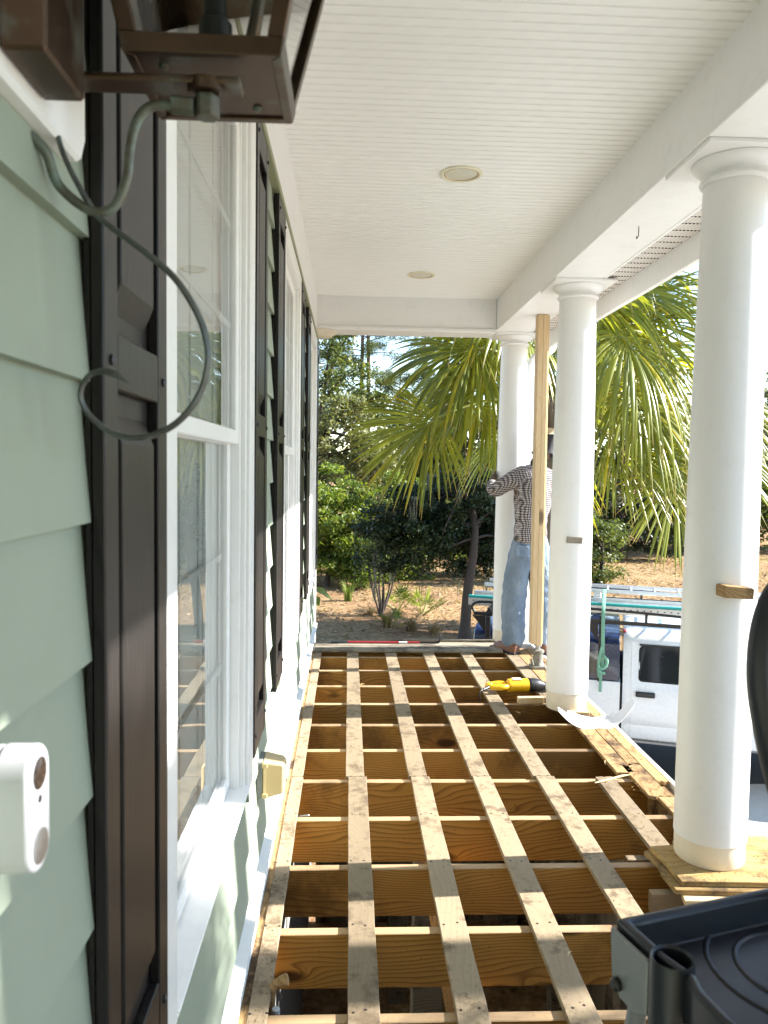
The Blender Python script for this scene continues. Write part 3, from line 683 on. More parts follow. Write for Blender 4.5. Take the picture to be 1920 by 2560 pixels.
# ================================================================== THINGS ON THE FLOOR
post = thing('temporary_post', 'pale new lumber shoring post of doubled studs beside the worker', 'post', (1.418, 5.75, .205), rot=(0, R(-.25), 0))
obj('stud', MB().box(-.044, -.006, -.044, .045, 0, 2.444), 'stud', post, bevel=.003)
obj('stud', MB().box(-.0055, .0325, -.044, .045, -.01, 2.444), 'stud', post, bevel=.003)
obj('stud', MB().box(.033, .045, -.030, .058, 0, 2.441), 'stud', post, bevel=.003)
jk = thing('bottle_jack', 'dirty grey bottle jack under the shoring post', 'jack', (1.435, 5.74, .021))
obj('jack_base', MB().prism([(-.06, -.045), (-.045, -.06), (.045, -.06), (.06, -.045), (.06, .045), (.045, .06), (-.045, .06), (-.06, .045)], 0, .022), 'jack', jk, bevel=.004)
obj('jack_body', MB().lathe([(.05, .0222), (.042, .04), (.038, .05), (.038, .115), (.046, .12), (.046, .135), (.03, .142)], 20), 'jack', jk, smooth=35)
obj('jack_ram', MB().lathe([(.016, .1422), (.016, .165), (.026, .167), (.026, .1838)], 16), 'steel', jk, smooth=35)
obj('pump_socket', MB().tube([(-.045, -.035, .03), (-.062, -.045, .075)], .011, 10), 'jack', jk, smooth=50)
# reciprocating saw
saw = thing('reciprocating_saw', 'yellow and black reciprocating saw lying across a sleeper strip', 'saw', (1.02, 5.10, .066), rot=(0, 0, R(4)))
# lies on its side, blade end towards +x, handle towards -x
obj('motor_body', MB().tube(smooth_path([(.055, 0, 0), (.075, 0, 0), (.16, 0, 0), (.195, 0, 0)], 4), [.036, .040, .043, .044]+[.044]*9, 14, flat=1.1), 'yellow', saw, smooth=45)
obj('end_ring', MB().lathe([(.045, .196), (.047, .199), (.047, .207), (.043, .209)], 18, (0, 0, 0), 'x'), 'blackmet', saw, smooth=40)
obj('gear_boot', MB().tube([(.2095, 0, 0), (.24, 0, 0), (.27, .0, -.002), (.30, 0, -.006), (.325, 0, -.008), (.345, 0, -.008)], [.047, .046, .041, .029, .026, .036], 14), 'black', saw, smooth=50)
obj('shoe', MB().box(.346, .358, -.03, .03, -.04, .028), 'steel', saw, bevel=.003)
obj('blade', MB().box(.3585, .49, -.008, .010, -.009, -.0075), 'steel', saw)
# D handle: a closed loop with a hole
loop = smooth_path([(.06, .020, .0), (.02, .034, .0), (-.03, .034, .0), (-.066, .022, 0), (-.078, -.006, 0), (-.064, -.034, 0), (-.02, -.038, 0), (.02, -.040, 0), (.06, -.026, 0)], 5)
obj('d_handle', MB().tube(loop, [.017+.006*abs(math.sin(i*.25)) for i in range(len(loop))], 10, flat=1.0), 'yellow', saw, smooth=60)
obj('trigger', MB().box(-.035, -.005, .010, .018, -.010, .010), 'black', saw, bevel=.003)
obj('name_panel', MB().box(.085, .150, -.026, .022, .0405, .0462), 'cream', saw, bevel=.002)
obj('cord_sleeve', MB().tube([(-.072, -.024, 0), (-.10, -.05, -.002), (-.13, -.075, -.004)], [.013, .011, .008], 10), 'black', saw, smooth=50)
obj('power_cord', MB().tube(smooth_path([(-.13, -.075, -.004), (-.155, -.095, -.010), (-.158, -.10, -.045), (-.15, -.098, -.24)], 5), .0042, 8), 'black', saw, smooth=60)
# wrecking bar
pb = thing('wrecking_bar', 'long red wrecking bar with dark hooked end on the grey end boards', 'wrecking bar', (.30, 6.395, .0585), rot=(0, 0, R(-1.5)))
obj('red_shaft', MB().tube([(-.30, 0, 0), (.12, 0, 0), (.30, 0, .001)], .0095, 6), 'red', pb)
obj('paper_label', MB().tube([(.125, 0, .0), (.195, 0, 0)], .0102, 6), 'paper', pb)
obj('flat_end', MB().prism([(-.30, -.009), (-.36, -.012), (-.44, -.016), (-.445, .016), (-.36, .012), (-.30, .009)], -.004, .006), 'blackmet', pb, bevel=.001)
obj('hook_end', MB().tube(smooth_path([(.30, 0, .001), (.36, -.004, .002), (.42, -.012, .004), (.458, -.016, .016), (.468, -.016, .05), (.462, -.016, .085)], 5), [.0095]*12+[.011, .012, .012, .011, .010, .010, .009, .009, .008, .007, .006, .005, .004, .003], 8), 'blackmet', pb, smooth=50)
# curled white scrap by the middle column: stiff curved strips with real thickness
def curl(name, lab, pts, wv, th, grp):
    p = [Vector(q) for q in smooth_path(pts, 6)]; m = MB(); n = len(p); wv = Vector(wv)
    tops = []
    for i, q in enumerate(p):
        t = (p[min(i+1, n-1)]-p[max(i-1, 0)]).normalized(); nn_ = t.cross(wv).normalized()
        k = 1-.75*max(0, (i/(n-1)-.7)/.3)**2; k *= 1-.6*max(0, (.25-i/(n-1))/.25)**2
        tops.append((q+wv*.5*k, q-wv*.5*k, q-wv*.5*k+nn_*th, q+wv*.5*k+nn_*th))
    for a in tops: m.v += [tuple(x) for x in a]
    for i in range(n-1):
        for k in range(4): m.f.append((4*i+k, 4*i+(k+1) % 4, 4*i+4+(k+1) % 4, 4*i+4+k))
    m.f += [(0, 1, 2, 3), (4*n-4, 4*n-3, 4*n-2, 4*n-1)]
    return tag(obj(name, m, 'paper', smooth=40), lab, 'scrap', grp)
curl('vinyl_scrap', 'curled white vinyl scrap, longest one rising over the porch edge', [(1.245, 4.47, .105), (1.31, 4.43, .058), (1.40, 4.40, .030), (1.50, 4.40, .026), (1.59, 4.42, .066), (1.68, 4.46, .138), (1.70, 4.46, .152)], (.012, .085, .03), .002, 'white scraps by the middle column')
curl('vinyl_scrap', 'short white vinyl scrap lying inside the longer curled one', [(1.31, 4.50, .075), (1.38, 4.47, .045), (1.46, 4.455, .034), (1.54, 4.46, .05), (1.58, 4.47, .075)], (.01, .07, .03), .002, 'white scraps by the middle column')
# loose wood
def scrap(name, lab, m, mat, loc, rot=(0, 0, 0), cat='wood scrap'):
    return tag(obj(name, m, mat, bevel=.002, loc=loc, rot=rot), lab, cat)
scrap('wood_block', 'short cut wood block lying on a joist left of the middle column', MB().box(-.085, .085, -.02, .02, 0, .040), 'stud', (1.19, 4.925, .002), (0, 0, R(3)))
scrap('wood_splinter', 'long pale splinter bridging the short strip and the edge boards', MB().tube([(-.11, -.05, .003), (-.03, -.012, .004), (.05, .03, .004), (.10, .052, .002)], [.003, .0055, .006, .002], 5), 'splinter', (1.30, 3.645, .0205))
scrap('wood_shim', 'thin cut of wood wedged under the middle column', MB().box(-.06, .06, -.02, .02, 0, .014), 'stud', (1.43, 4.655, .0205), (0, 0, R(-6)))
for i, (x, y, r_, l, lab) in enumerate(((.10, 5.27, 40, .05, 'thin pale splinter on the strip nearest the house'), (1.33, 3.86, 70, .06, 'thin brown splinter on the inner edge board'), (1.05, 4.66, -60, .05, 'hair thin splinter beside the fourth strip'), (.70, 2.30, 50, .03, 'tiny splinter on the near end of the third strip'))):
    scrap('wood_splinter', lab, MB().tube([(-l/2, 0, .001), (0, .004, .003), (l/2, 0, .001)], [.0008, .0022, .0008], 5), 'splinter', (x, y, .0215), (0, 0, R(r_)))
# pipe stubs at the wall
scrap('pipe_stub', 'corroded brown pipe stub poking up beside the wall in the foreground', MB().tube(smooth_path([(-.02, 0, -.12), (-.018, 0, -.01), (-.005, .0, .028), (.03, .002, .040)], 5), [.013]*12+[.015, .017, .018, .016], 10), 'rot', (-.190, 2.17, 0), cat='pipe')
scrap('conduit_pipe', 'white plastic conduit dropping between the nearest joists', MB().tube([(0, 0, -.9), (.0, .0, -.02)], .012, 10), 'paper', (-.192, 2.135, 0), cat='pipe')
scrap('pipe_stub', 'thin silver pipe stub sticking out between joists by the wall', MB().tube([(-.05, 0, -.03), (.03, 0, -.022)], .006, 8), 'steel', (-.19, 3.36, 0), cat='pipe')
pk = thing('blue_package', 'blue printed package on the ground far below the joists', 'package', (.55, 4.35, GZ+.03), rot=(0, 0, .3))
obj('wrapper', MB().box(-.20, .20, -.13, .13, 0, .10), 'blue', pk, bevel=.03, seg=3)
obj('label_panel', MB().box(-.12, .12, -.10, .02, .1005, .104), 'paper', pk, bevel=.001)

# ================================================================== STEPLADDER
lad = thing('stepladder', 'stepladder with black plastic tool tray and grey legs in the right foreground', 'stepladder', (.366, 1.0, 0), rot=(0, 0, R(16.5)))
# local x along the far rim, local -y towards the viewer
Lz = .921; TL, TW = .50, .215
def rrect(x0, x1, y0, y1, r, n=5):
    p = []
    for cx, cy, a0 in ((x1-r, y1-r, 0), (x0+r, y1-r, 90), (x0+r, y0+r, 180), (x1-r, y0+r, 270)):
        for i in range(n+1): a = R(a0+90*i/n); p.append((cx+r*math.cos(a), cy+r*math.sin(a)))
    return p
def ring_loft(loops, caps=True):
    m = MB(); n = len(loops[0])
    for lp in loops: m.v += lp
    for j in range(len(loops)-1):
        for k in range(n): m.f.append((j*n+k, j*n+(k+1) % n, (j+1)*n+(k+1) % n, (j+1)*n+k))
    if caps: m.f.append(tuple(range(n))[::-1]); m.f.append(tuple(range((len(loops)-1)*n, len(loops)*n)))
    return m
# outline of the tray: near edge scooped after the cup
def outline(ins, z):
    base = [(0+ins, 0-ins), (.03+ins, .0-ins), (TL-ins, 0-ins), (TL-ins, -.30+ins), (.10, -.30+ins), (.012+ins, -.292+ins), (-.004+ins, -.26), (-.008+ins, -.20), (-.004+ins, -.155), (.006+ins, -.130), (.004+ins, -.110), (.0+ins, -.085), (0+ins, -.05)]
    return [(x, y, z) for x, y in base]
obj('tray', ring_loft([outline(.002, Lz-.060), outline(0, Lz-.004), outline(.004, Lz), outline(.011, Lz), outline(.016, Lz-.005), outline(.022, Lz-.040)]), 'tray', lad, bevel=.002, smooth=35)
for r_ in (.113, .077):
    obj('tray_ring', MB().lathe([(r_-.004, 0), (r_-.002, .0022), (r_+.002, .0022), (r_+.004, 0)], 40, (.200, -.115, Lz-.0398), caps=False), 'tray', lad, smooth=50)
obj('tool_cup', MB().lathe([(.020, Lz-.079), (.0225, Lz+.002), (.0255, Lz+.005), (.0265, Lz+.001), (.0265, Lz-.09), (.018, Lz-.092), (.018, Lz-.080), (.0, Lz-.080)], 28, (.010, -.100, 0), caps=False), 'tray', lad, smooth=40)
obj('side_bracket', MB().prism([(.002, Lz-.012), (-.076, Lz-.012), (-.076, Lz-.085), (-.050, Lz-.098), (-.022, Lz-.096), (-.004, Lz-.075)], -.008, -.0015, 'x'), 'greymet', lad, bevel=.002)
obj('pivot_bolt', MB().lathe([(.009, -.0005), (.009, -.006), (.005, -.010)], 14, (-.008, -.020, Lz-.078), 'x'), 'blackmet', lad, smooth=40)
# legs, rails, steps
for x in (.008, .47):
    obj('rear_leg', MB().tube([(x, -.042, Lz-.095), (x-.01, .10, .05)], .0125, 10), 'greymet', lad, smooth=60); obj('foot', MB().lathe([(.018, .0405), (.018, .075), (.014, .08)], 12, (x-.01, .10, 0)), 'black', lad, smooth=40)
    obj('front_rail', MB().tube([(x+.01, -.12, Lz-.065), (x+.01, -.52, .05)], .0145, 10), 'greymet', lad, smooth=60); obj('foot', MB().lathe([(.019, .0405), (.019, .075), (.015, .08)], 12, (x+.01, -.52, 0)), 'black', lad, smooth=40)
for k, (y, z) in enumerate(((-.23, .62), (-.34, .40), (-.43, .20))): obj('step', MB().box(.028, .47, y-.06, y+.04, z, z+.022), 'tray', lad, bevel=.005)
hp = smooth_path([(.30, -.045, Lz-.02), (.262, -.045, Lz+.08), (.222, -.045, Lz+.18), (.196, -.045, Lz+.26), (.182, -.045, Lz+.33), (.186, -.045, Lz+.395), (.206, -.045, Lz+.44), (.245, -.045, Lz+.465), (.31, -.045, Lz+.47), (.375, -.045, Lz+.46), (.41, -.045, Lz+.43), (.43, -.045, Lz+.36), (.42, -.045, Lz+.2), (.39, -.045, Lz-.02)], 5)
obj('handle_hoop', MB().tube(hp, .0165, 12), 'black', lad, smooth=60)

def debris(name, label, regions, n, zf, mat, smin=.004, smax=.02):
    V = []; F = []
    for (x0, x1, y0, y1), w_ in regions:
        for k in range(int(n*w_)):
            x, y = random.uniform(x0, x1), random.uniform(y0, y1); s_ = random.uniform(smin, smax)*random.random()**.6; a = random.random()*6.28; e = random.uniform(.15, .6)
            c, d = math.cos(a), math.sin(a); o = len(V); h = s_*random.uniform(.1, .4)
            for (u, v_, z) in ((-1, -e, 0), (1, -e*.6, 0), (.8, e, 0), (-.9, e*.7, 0), (-.5, 0, h), (.5, .1*e, h*.8)): V.append((x+s_*(u*c-v_*d), y+s_*(u*d+v_*c), zf+z))
            F += [(o, o+1, o+5, o+4), (o+1, o+2, o+5, o+5), (o+2, o+3, o+4, o+5), (o+3, o, o+4, o+4)]
    m = MB(); m.v = V; m.f = [tuple(dict.fromkeys(f)) for f in F]
    o = obj(name, m.mesh(name), mat); struct(o, 'stuff'); tag(o, label, 'debris'); return o
debris('rotten_wood_crumbs', 'brown rotten wood crumbs strewn over the porch edge boards', [((1.35, 1.56, 3.5, 4.75), 1.0), ((1.3, 1.56, 5.0, 6.3), .5), ((1.22, 1.30, 2.95, 3.65), .2)], 520, .0216, 'rot', .002, .008)
debris('column_base_crumbs', 'brown and white crumbs around the foot of the nearest column', [((1.20, 1.68, 2.64, 2.72), .6), ((1.54, 1.68, 2.7, 2.97), .4), ((1.21, 1.27, 2.7, 2.88), .2)], 300, .0615, 'rot', .0015, .006)
debris('wall_edge_crumbs', 'dirt crumbs along the strip against the house wall', [((-.283, -.212, 1.9, 6.1), 1.0)], 800, .0212, 'rot', .0015, .006)
debris('strip_crumbs', 'fine dark crumbs scattered on the long sleeper strips', [((xc-.04, xc+.04, 1.9, 6.2), .25) for xc in (.045, .351, .657, .963)], 420, .0212, 'rot', .0015, .006)
# ================================================================== PICKUP TRUCK
TO = (1.85, 10.96, GZ+.03)
trk = thing('pickup_truck', 'white pickup truck with navy bed cap and black ladder rack', 'truck', TO, rot=(0, 0, R(-19)))
low = [(.0, .50), (.86, .50), (.955, .56), (.985, .70), (.982, .742), (.990, .755), (.998, .95), (.990, 1.13), (.960, 1.245)]
gh = [(.945, 1.275), (.905, 1.45), (.855, 1.64), (.825, 1.745), (.785, 1.80), (.68, 1.85), (.40, 1.885), (.0, 1.893)]
def sect(pts, x):
    l = [(x, -y, z) for y, z in pts]; r = [(x, y, z) for y, z in pts[::-1]]
    return l+r[1:-1] if pts[0][0] == 0 and pts[-1][0] == 0 else l+r
def loft(secs, nm, mat, smooth=35, bevel=0, parent=trk):
    return obj(nm, ring_loft(secs), mat, parent, smooth=smooth, bevel=bevel)
bedp = low+[(.90, 1.25), (.0, 1.25)]
loft([sect([(y*s_, .5+(z-.5)*(1 if z > .6 else 1)) for y, z in bedp], x) for x, s_ in ((0, .975), (.05, .99), (.3, 1), (1.6, 1), (1.965, 1))], 'bed', 'truck')
def csec(x, k, s_=1): return sect([(y*s_, z) for y, z in low]+[(y*(1-.06*(1-k)), 1.25+(z-1.25)*k+.004) for y, z in gh], x)
loft([csec(1.995, .94, .99), csec(2.03, .985), csec(2.12, 1), csec(3.55, 1), csec(3.72, .955), csec(3.95, .70), csec(4.42, .06)], 'cab', 'truck')
hood = [(.0, .50), (.86, .50), (.955, .56), (.985, .70), (.998, .95), (.985, 1.10), (.93, 1.19), (.7, 1.235), (.4, 1.25), (.0, 1.255)]
loft([sect(hood, 4.425), sect([(y, z-(.03 if z > 1.15 else 0)) for y, z in hood], 5.1), sect([(y*.97, z-(.08 if z > 1.1 else 0)) for y, z in hood], 5.6), sect([(y*.92, .55+(z-.5)*.82) for y, z in hood], 5.78)], 'hood', 'truck')
loft([sect([(0, .42), (.93, .42), (.95, .60), (0, .62)], x) for x in (5.70, 5.86)], 'front_bumper', 'steel', bevel=.02)
loft([sect([(0, .50), (.93, .50), (.95, .68), (0, .70)], x) for x in (-.14, -.01)], 'rear_bumper', 'steel', bevel=.02)
# door skins: thin panels standing 5 mm off the cab with open seams
def side_pts():
    return [(y, z) for y, z in low if .54 < z]+gh[:4]
def skin_panel(x0, x1, prof, off, nm, mat, side=-1, parent=trk, slant=(0, 0)):
    m = MB(); n = len(prof)
    for o_ in (0, off):
        for (y, z) in prof:
            f = (z-prof[0][1])/(prof[-1][1]-prof[0][1])
            m.v += [(x0+slant[0]*f, side*(y+o_), z), (x1+slant[1]*f, side*(y+o_), z)]
    for L in (0, 1):
        for i in range(n-1): a = L*2*n+2*i; m.f.append((a, a+1, a+3, a+2))
    for i in range(n-1):
        a = 2*i; m.f.append((a, a+2, a+2+2*n, a+2*n)); m.f.append((a+1, a+3, a+3+2*n, a+1+2*n))
    m.f.append((0, 1, 1+2*n, 2*n)); e = 2*(n-1); m.f.append((e, e+1, e+1+2*n, e+2*n))
    return obj(nm, m, mat, parent, smooth=30, bevel=.002)
def round_panel(x0, x1, prof, off, nm, mat, side, parent, r=.06, slant=0):
    zs_ = [p[1] for p in prof]; z0, z1 = zs_[0], zs_[-1]
    out = []
    for cx, cz, a0 in ((x1-r, z1-r, 0), (x0+r, z1-r, 90), (x0+r*.6, z0+r*.6, 180), (x1-r*.6, z0+r*.6, 270)):
        rr = r if cz > (z0+z1)/2 else r*.6
        for i in range(7):
            a = R(a0+15*i); out.append((cx+rr*math.cos(a), cz+rr*math.sin(a)))
    m = MB(); n = len(out)
    for o_ in (0, off):
        for x, z in out:
            y = float(np.interp(z, zs_, [p[0] for p in prof])); f = (z-z0)/(z1-z0)
            m.v.append((x+(slant*f if x > (x0+x1)/2 else 0), side*(y+o_), z))
    m.f = [tuple(range(n)), tuple(range(n, 2*n))]+[(i, (i+1) % n, (i+1) % n+n, i+n) for i in range(n)]
    return obj(nm, m, mat, parent)
dp = [(.958, .575)]+[p for p in low if p[1] > .6]+gh[:4]
for sd in (-1, 1):
    for x0, x1 in ((2.095, 3.02), (3.028, 4.02)):
        d = skin_panel(x0, x1, dp, .006, 'door', 'truck', sd, slant=(0, 0 if x1 < 3.5 else -.30))
        wp = [(.951, 1.292), (.912, 1.45), (.868, 1.62), (.846, 1.70)]
        round_panel(x0+.085, x1-.045, [(.952, 1.275), (.912, 1.45), (.868, 1.62), (.842, 1.712)], .0015, 'window_seal', 'rubber', sd, d, .075, 0 if x1 < 3.5 else -.27); g_ = round_panel(x0+.10, x1-.06, wp, .004, 'window_glass', 'carglass', sd, d, .065, 0 if x1 < 3.5 else -.27)
        vp = [(.851, 1.705), (.848, 1.728)]
        skin_panel(x0+.09, x1-.05-(.27 if x1 > 3.5 else 0), vp, .018, 'rain_guard', 'black', sd, d)
        hm = MB().box(x0+.055, x0+.285, -.018, .018, 1.095, 1.165); 
        for i, v in enumerate(hm.v): hm.v[i] = (v[0], sd*(1.008)+v[1], v[2])
        obj('door_handle', hm, 'black', d, bevel=.017, seg=3, smooth=40)
    for xw in (1.02, 4.78):
        obj('wheel_arch', MB().lathe([(.43, 0), (.43, .012)], 28, (xw, sd*.995-(.006), .46), 'y'), 'rubber', trk)
        wt = bpy.data.objects.new('wheel', MB().lathe([(.24, -.12), (.36, -.12), (.385, -.09), (.385, .09), (.36, .12), (.24, .12)], 32, (0, 0, 0), 'y').mesh('wheel')); COL.objects.link(wt); finish(wt, MT['rubber'], smooth=35); wt.parent = trk; wt.location = (xw, sd*.90, .385)
        obj('rim', MB().lathe([(.24, -.10), (.22, .105 if sd > 0 else .0), (.10, .08), (.0, .09)], 24, (0, sd*.02, 0), 'y'), 'steel', wt, smooth=40)
obj('windshield', MB().add([(3.74, -.72, 1.80), (3.74, .72, 1.80), (4.38, .84, 1.315), (4.38, -.84, 1.315)], [(0, 1, 2, 3)]), 'carglass', trk)
for sd in (-1, 1):
    obj('tail_light', MB().box(-.012, .04, sd*.93-.04, sd*.93+.04, .85, 1.18), 'red', trk, bevel=.01); obj('headlight', MB().box(5.66, 5.79, sd*.74-.13, sd*.74+.13, .86, 1.02), 'lampglass', trk, bevel=.01)
obj('cargo_lamp', MB().box(1.985, 2.03, -.70, -.62, 1.815, 1.855), 'red', trk, bevel=.01)
obj('body_gap', MB().box(1.9655, 1.9945, -.95, .95, .55, 1.22), 'rubber', trk)
# bed cap
capp = [(.955, 1.256), (.945, 1.30), (.90, 1.52), (.865, 1.68), (.82, 1.755), (.72, 1.80), (.4, 1.83), (0, 1.838)]
cp = loft([sect([(0, 1.255)]+capp, x) for x in (.10, 1.95)], 'bed_cap', 'navy', bevel=.01); 
for sd in (-1, 1): skin_panel(.35, 1.70, [(.940, 1.335), (.905, 1.50), (.882, 1.61)], .004, 'cap_window', 'carglass', sd, cp)
# ladder rack
rk = bpy.data.objects.new('ladder_rack', MB().box(.10, 4.35, -.945, -.90, 1.965, 2.01).mesh('ladder_rack')); COL.objects.link(rk); finish(rk, MT['blackmet'], bevel=.006); rk.parent = trk
obj('side_bar', MB().box(.10, 4.35, .90, .945, 1.965, 2.01), 'blackmet', rk, bevel=.006)
for x in (.30, 1.72, 4.30):
    obj('cross_bar', MB().box(x-.025, x+.025, -.90, .90, 2.011, 2.06), 'blackmet', rk, bevel=.005)
    for sd in (-1, 1):
        zb = 1.24 if x < 2 else 1.27
        obj('upright', MB().box(x-.03, x+.03, sd*.955-.03, sd*.955+.03, zb, 1.964), 'blackmet', rk, bevel=.005)
        obj('gusset', MB().prism([(x-.04, 1.96), (x-.22, 1.96), (x-.16, 1.90), (x-.10, 1.82), (x-.04, 1.74)], sd*.925-.006, sd*.925+.006, 'y'), 'blackmet', rk)
for sd in (-1, 1):
    obj('guard_rail', MB().tube(smooth_path([(.12, sd*.92, 1.99), (.08, sd*.92, 2.08), (.2, sd*.92, 2.14), (.7, sd*.92, 2.14), (1.6, sd*.92, 2.14), (2.6, sd*.92, 2.11), (3.6, sd*.92, 2.03), (4.3, sd*.92, 2.0)], 4), .017, 8), 'blackmet', rk, smooth=60)
    for x in (.35, 2.25): obj('guard_post', MB().box(x-.016, x+.016, sd*.92-.014, sd*.92+.014, 2.008, 2.13), 'blackmet', rk)
def truck_thing(name, label, cat): return thing(name, label, cat, TO, rot=(0, 0, R(-19)))
al = truck_thing('aluminium_ladder', 'silver aluminium extension ladder strapped on top of the truck rack', 'ladder')
for y in (-.16, .30):
    m = MB(); m.box(.12, 4.3, y-.014, y+.014, 2.235, 2.285); obj('rail', m, 'alu', al, bevel=.004)
for x in np.arange(.25, 4.2, .305): obj('rung', MB().tube([(x, -.145, 2.26), (x, .285, 2.26)], .015, 8), 'alu', al, smooth=60)
for x in (1.6, 2.9): obj('rung_lock', MB().box(x, x+.10, -.24, -.176, 2.15, 2.24), 'alu', al, bevel=.01)
obj('end_cap', MB().tube([(1.25, .10, 2.285), (1.28, .10, 2.50), (1.22, .10, 2.60), (1.05, .10, 2.68)], .02, 8), 'alu', al, smooth=60)
tl = truck_thing('fiberglass_ladder', 'teal fiberglass ladder lying lengthwise along the near side of the rack', 'ladder')
for y in (-.74, -.34):
    o = obj('rail', MB().box(.0, 4.6, y-.016, y+.016, 2.062, 2.162), 'alu', tl, bevel=.004); obj('rail_cap', MB().box(.0, 4.6, y-.020, y+.020, 2.163, 2.195), 'teal' if y < -.5 else 'alu', tl, bevel=.006)
for x in np.arange(.15, 4.5, .305): obj('rung', MB().tube([(x, -.724, 2.10), (x, -.356, 2.10)], .014, 8), 'alu', tl, smooth=60)
for x in np.arange(.06, 4.5, .08): obj('rivet', MB().box(x, x+.02, -.7605, -.7565, 2.118, 2.130), 'rubber', tl)
# tie-down strap
stp = truck_thing('tie_down_strap', 'green webbing strap knotted down the side of the truck cap', 'strap')
obj('webbing', MB().tube(smooth_path([(1.74, -.20, 2.29), (1.74, -.55, 2.26), (1.74, -.90, 2.17), (1.74, -1.0, 2.0), (1.745, -1.005, 1.7), (1.75, -1.01, 1.42)], 5), .022, 6, flat=.15, upv=(1, 0, 0)), 'lime_strap', stp, smooth=50)
obj('webbing', MB().tube(smooth_path([(1.74, -1.015, 1.70), (1.71, -1.02, 1.55), (1.70, -1.02, 1.40), (1.715, -1.02, 1.30)], 5), .018, 6, flat=.2, upv=(1, 0, 0)), 'lime_strap', stp, smooth=50)
obj('knot', MB().tube(smooth_path([(1.76, -1.03, 1.58), (1.80, -1.04, 1.53), (1.79, -1.035, 1.46), (1.75, -1.05, 1.42), (1.70, -1.04, 1.43), (1.72, -1.05, 1.38), (1.78, -1.03, 1.36)], 5), .02, 7), 'lime_strap', stp, smooth=60)
obj('loose_tail', MB().tube([(1.735, -1.03, 1.40), (1.73, -1.025, 1.28), (1.73, -1.02, 1.12)], .018, 6, flat=.15, upv=(1, 0, 0)), 'lime_strap', stp, smooth=50)

# ================================================================== WORKER
def m_plaid():
    m, nt, b = mat_new('plaid_shirt'); v = coords(nt, jitter=False)
    wv = node(nt, 'ShaderNodeVectorMath', {0: v, 1: node(nt, 'ShaderNodeVectorMath', {0: node(nt, 'ShaderNodeTexNoise', {'Vector': v, 'Scale': 6.0}).outputs[1], 1: (.05, .05, .05)}, operation='MULTIPLY').outputs[0]}, operation='ADD').outputs[0]
    sx = node(nt, 'ShaderNodeSeparateXYZ', {0: wv})
    u = mth(nt, 'ADD', sx.outputs[0], mth(nt, 'MULTIPLY', sx.outputs[1], .55))
    def band(s, f, w_): return mth(nt, 'LESS_THAN', mth(nt, 'FRACT', mth(nt, 'MULTIPLY', s, f)), w_)
    d = mth(nt, 'MAXIMUM', band(u, 58, .34), band(sx.outputs[2], 58, .34))
    both = mth(nt, 'MULTIPLY', band(u, 58, .34), band(sx.outputs[2], 58, .34))
    wht = mth(nt, 'MAXIMUM', band(mth(nt, 'ADD', u, .007), 58, .16), band(mth(nt, 'ADD', sx.outputs[2], .007), 58, .16))
    c = mixc(nt, wht, (.27, .23, .22), (.52, .50, .49)); c = mixc(nt, mth(nt, 'MULTIPLY', d, .75), c, (.085, .072, .080)); c = mixc(nt, both, c, (.012, .011, .016))
    nt.links.new(c, b.inputs['Base Color']); b.inputs['Roughness'].default_value = .9; b.inputs['Specular IOR Level'].default_value = .1
    bump(nt, b, noise(nt, v, 14, 4), .9, .03); return m
def m_denim():
    m, nt, b = mat_new('faded_denim'); v = coords(nt, (1, 1, .5), False)
    c = ramp(nt, noise(nt, v, 7, 5), [(.3, (.15, .20, .27)), (.6, (.25, .31, .38)), (.75, (.35, .41, .47))])
    c = mixc(nt, mth(nt, 'MULTIPLY', noise(nt, v, 260, 2), .35), c.outputs[0], (.14, .20, .30))
    nt.links.new(c, b.inputs['Base Color']); b.inputs['Roughness'].default_value = .9; b.inputs['Specular IOR Level'].default_value = .1
    bump(nt, b, noise(nt, coords(nt, (1, 1, .6), False), 13, 4, .6, 1.0), 1.0, .03); return m
MT['plaid'] = m_plaid(); MT['jeans'] = m_denim()
def skin(name, J, E, mat, parent, root, sub=2, wrinkle=0):
    names = list(J); me = bpy.data.meshes.new(name+'_cage')
    me.from_pydata([J[k][0] for k in names], [(names.index(a), names.index(b)) for a, b in E], [])
    o = bpy.data.objects.new('cage', me); COL.objects.link(o)
    o.modifiers.new('skin', 'SKIN')
    sv = me.skin_vertices[0].data if me.skin_vertices else None
    if sv is None:
        bm = bmesh.new(); bm.from_mesh(me); bm.verts.layers.skin.verify(); bm.to_mesh(me); bm.free(); sv = me.skin_vertices[0].data
    for i, k in enumerate(names): r_ = J[k][1]; sv[i].radius = r_ if isinstance(r_, tuple) else (r_, r_); sv[i].use_root = (k == root)
    s = o.modifiers.new('sub', 'SUBSURF'); s.levels = sub; s.render_levels = sub
    dg = bpy.context.evaluated_depsgraph_get(); m2 = bpy.data.meshes.new_from_object(o.evaluated_get(dg)); m2.name = name
    bpy.data.objects.remove(o)
    if wrinkle:
        n_ = len(m2.vertices); co = np.zeros(n_*3, np.float32); no = np.zeros(n_*3, np.float32); m2.vertices.foreach_get('co', co); m2.vertices.foreach_get('normal', no)
        co = co.reshape(-1, 3); no = no.reshape(-1, 3)
        w_ = np.sin(co[:, 2]*38+co[:, 0]*21)*np.sin(co[:, 0]*33-co[:, 2]*17+1)+.6*np.sin(co[:, 2]*71+co[:, 1]*40)
        co = co+no*(w_*wrinkle)[:, None]; m2.vertices.foreach_set('co', co.ravel())
    m2.materials.clear(); r = obj(name, m2, mat, parent); m2.polygons.foreach_set('use_smooth', [True]*len(m2.polygons)); return r
PX, PY, PZ = 1.47, 6.25, .022
per = thing('person', 'worker in plaid shirt and faded jeans seen from behind, arms around the farthest column', 'person', (PX, PY, PZ))
def q(x, y, z): return (x-PX, y-PY, z-PZ)
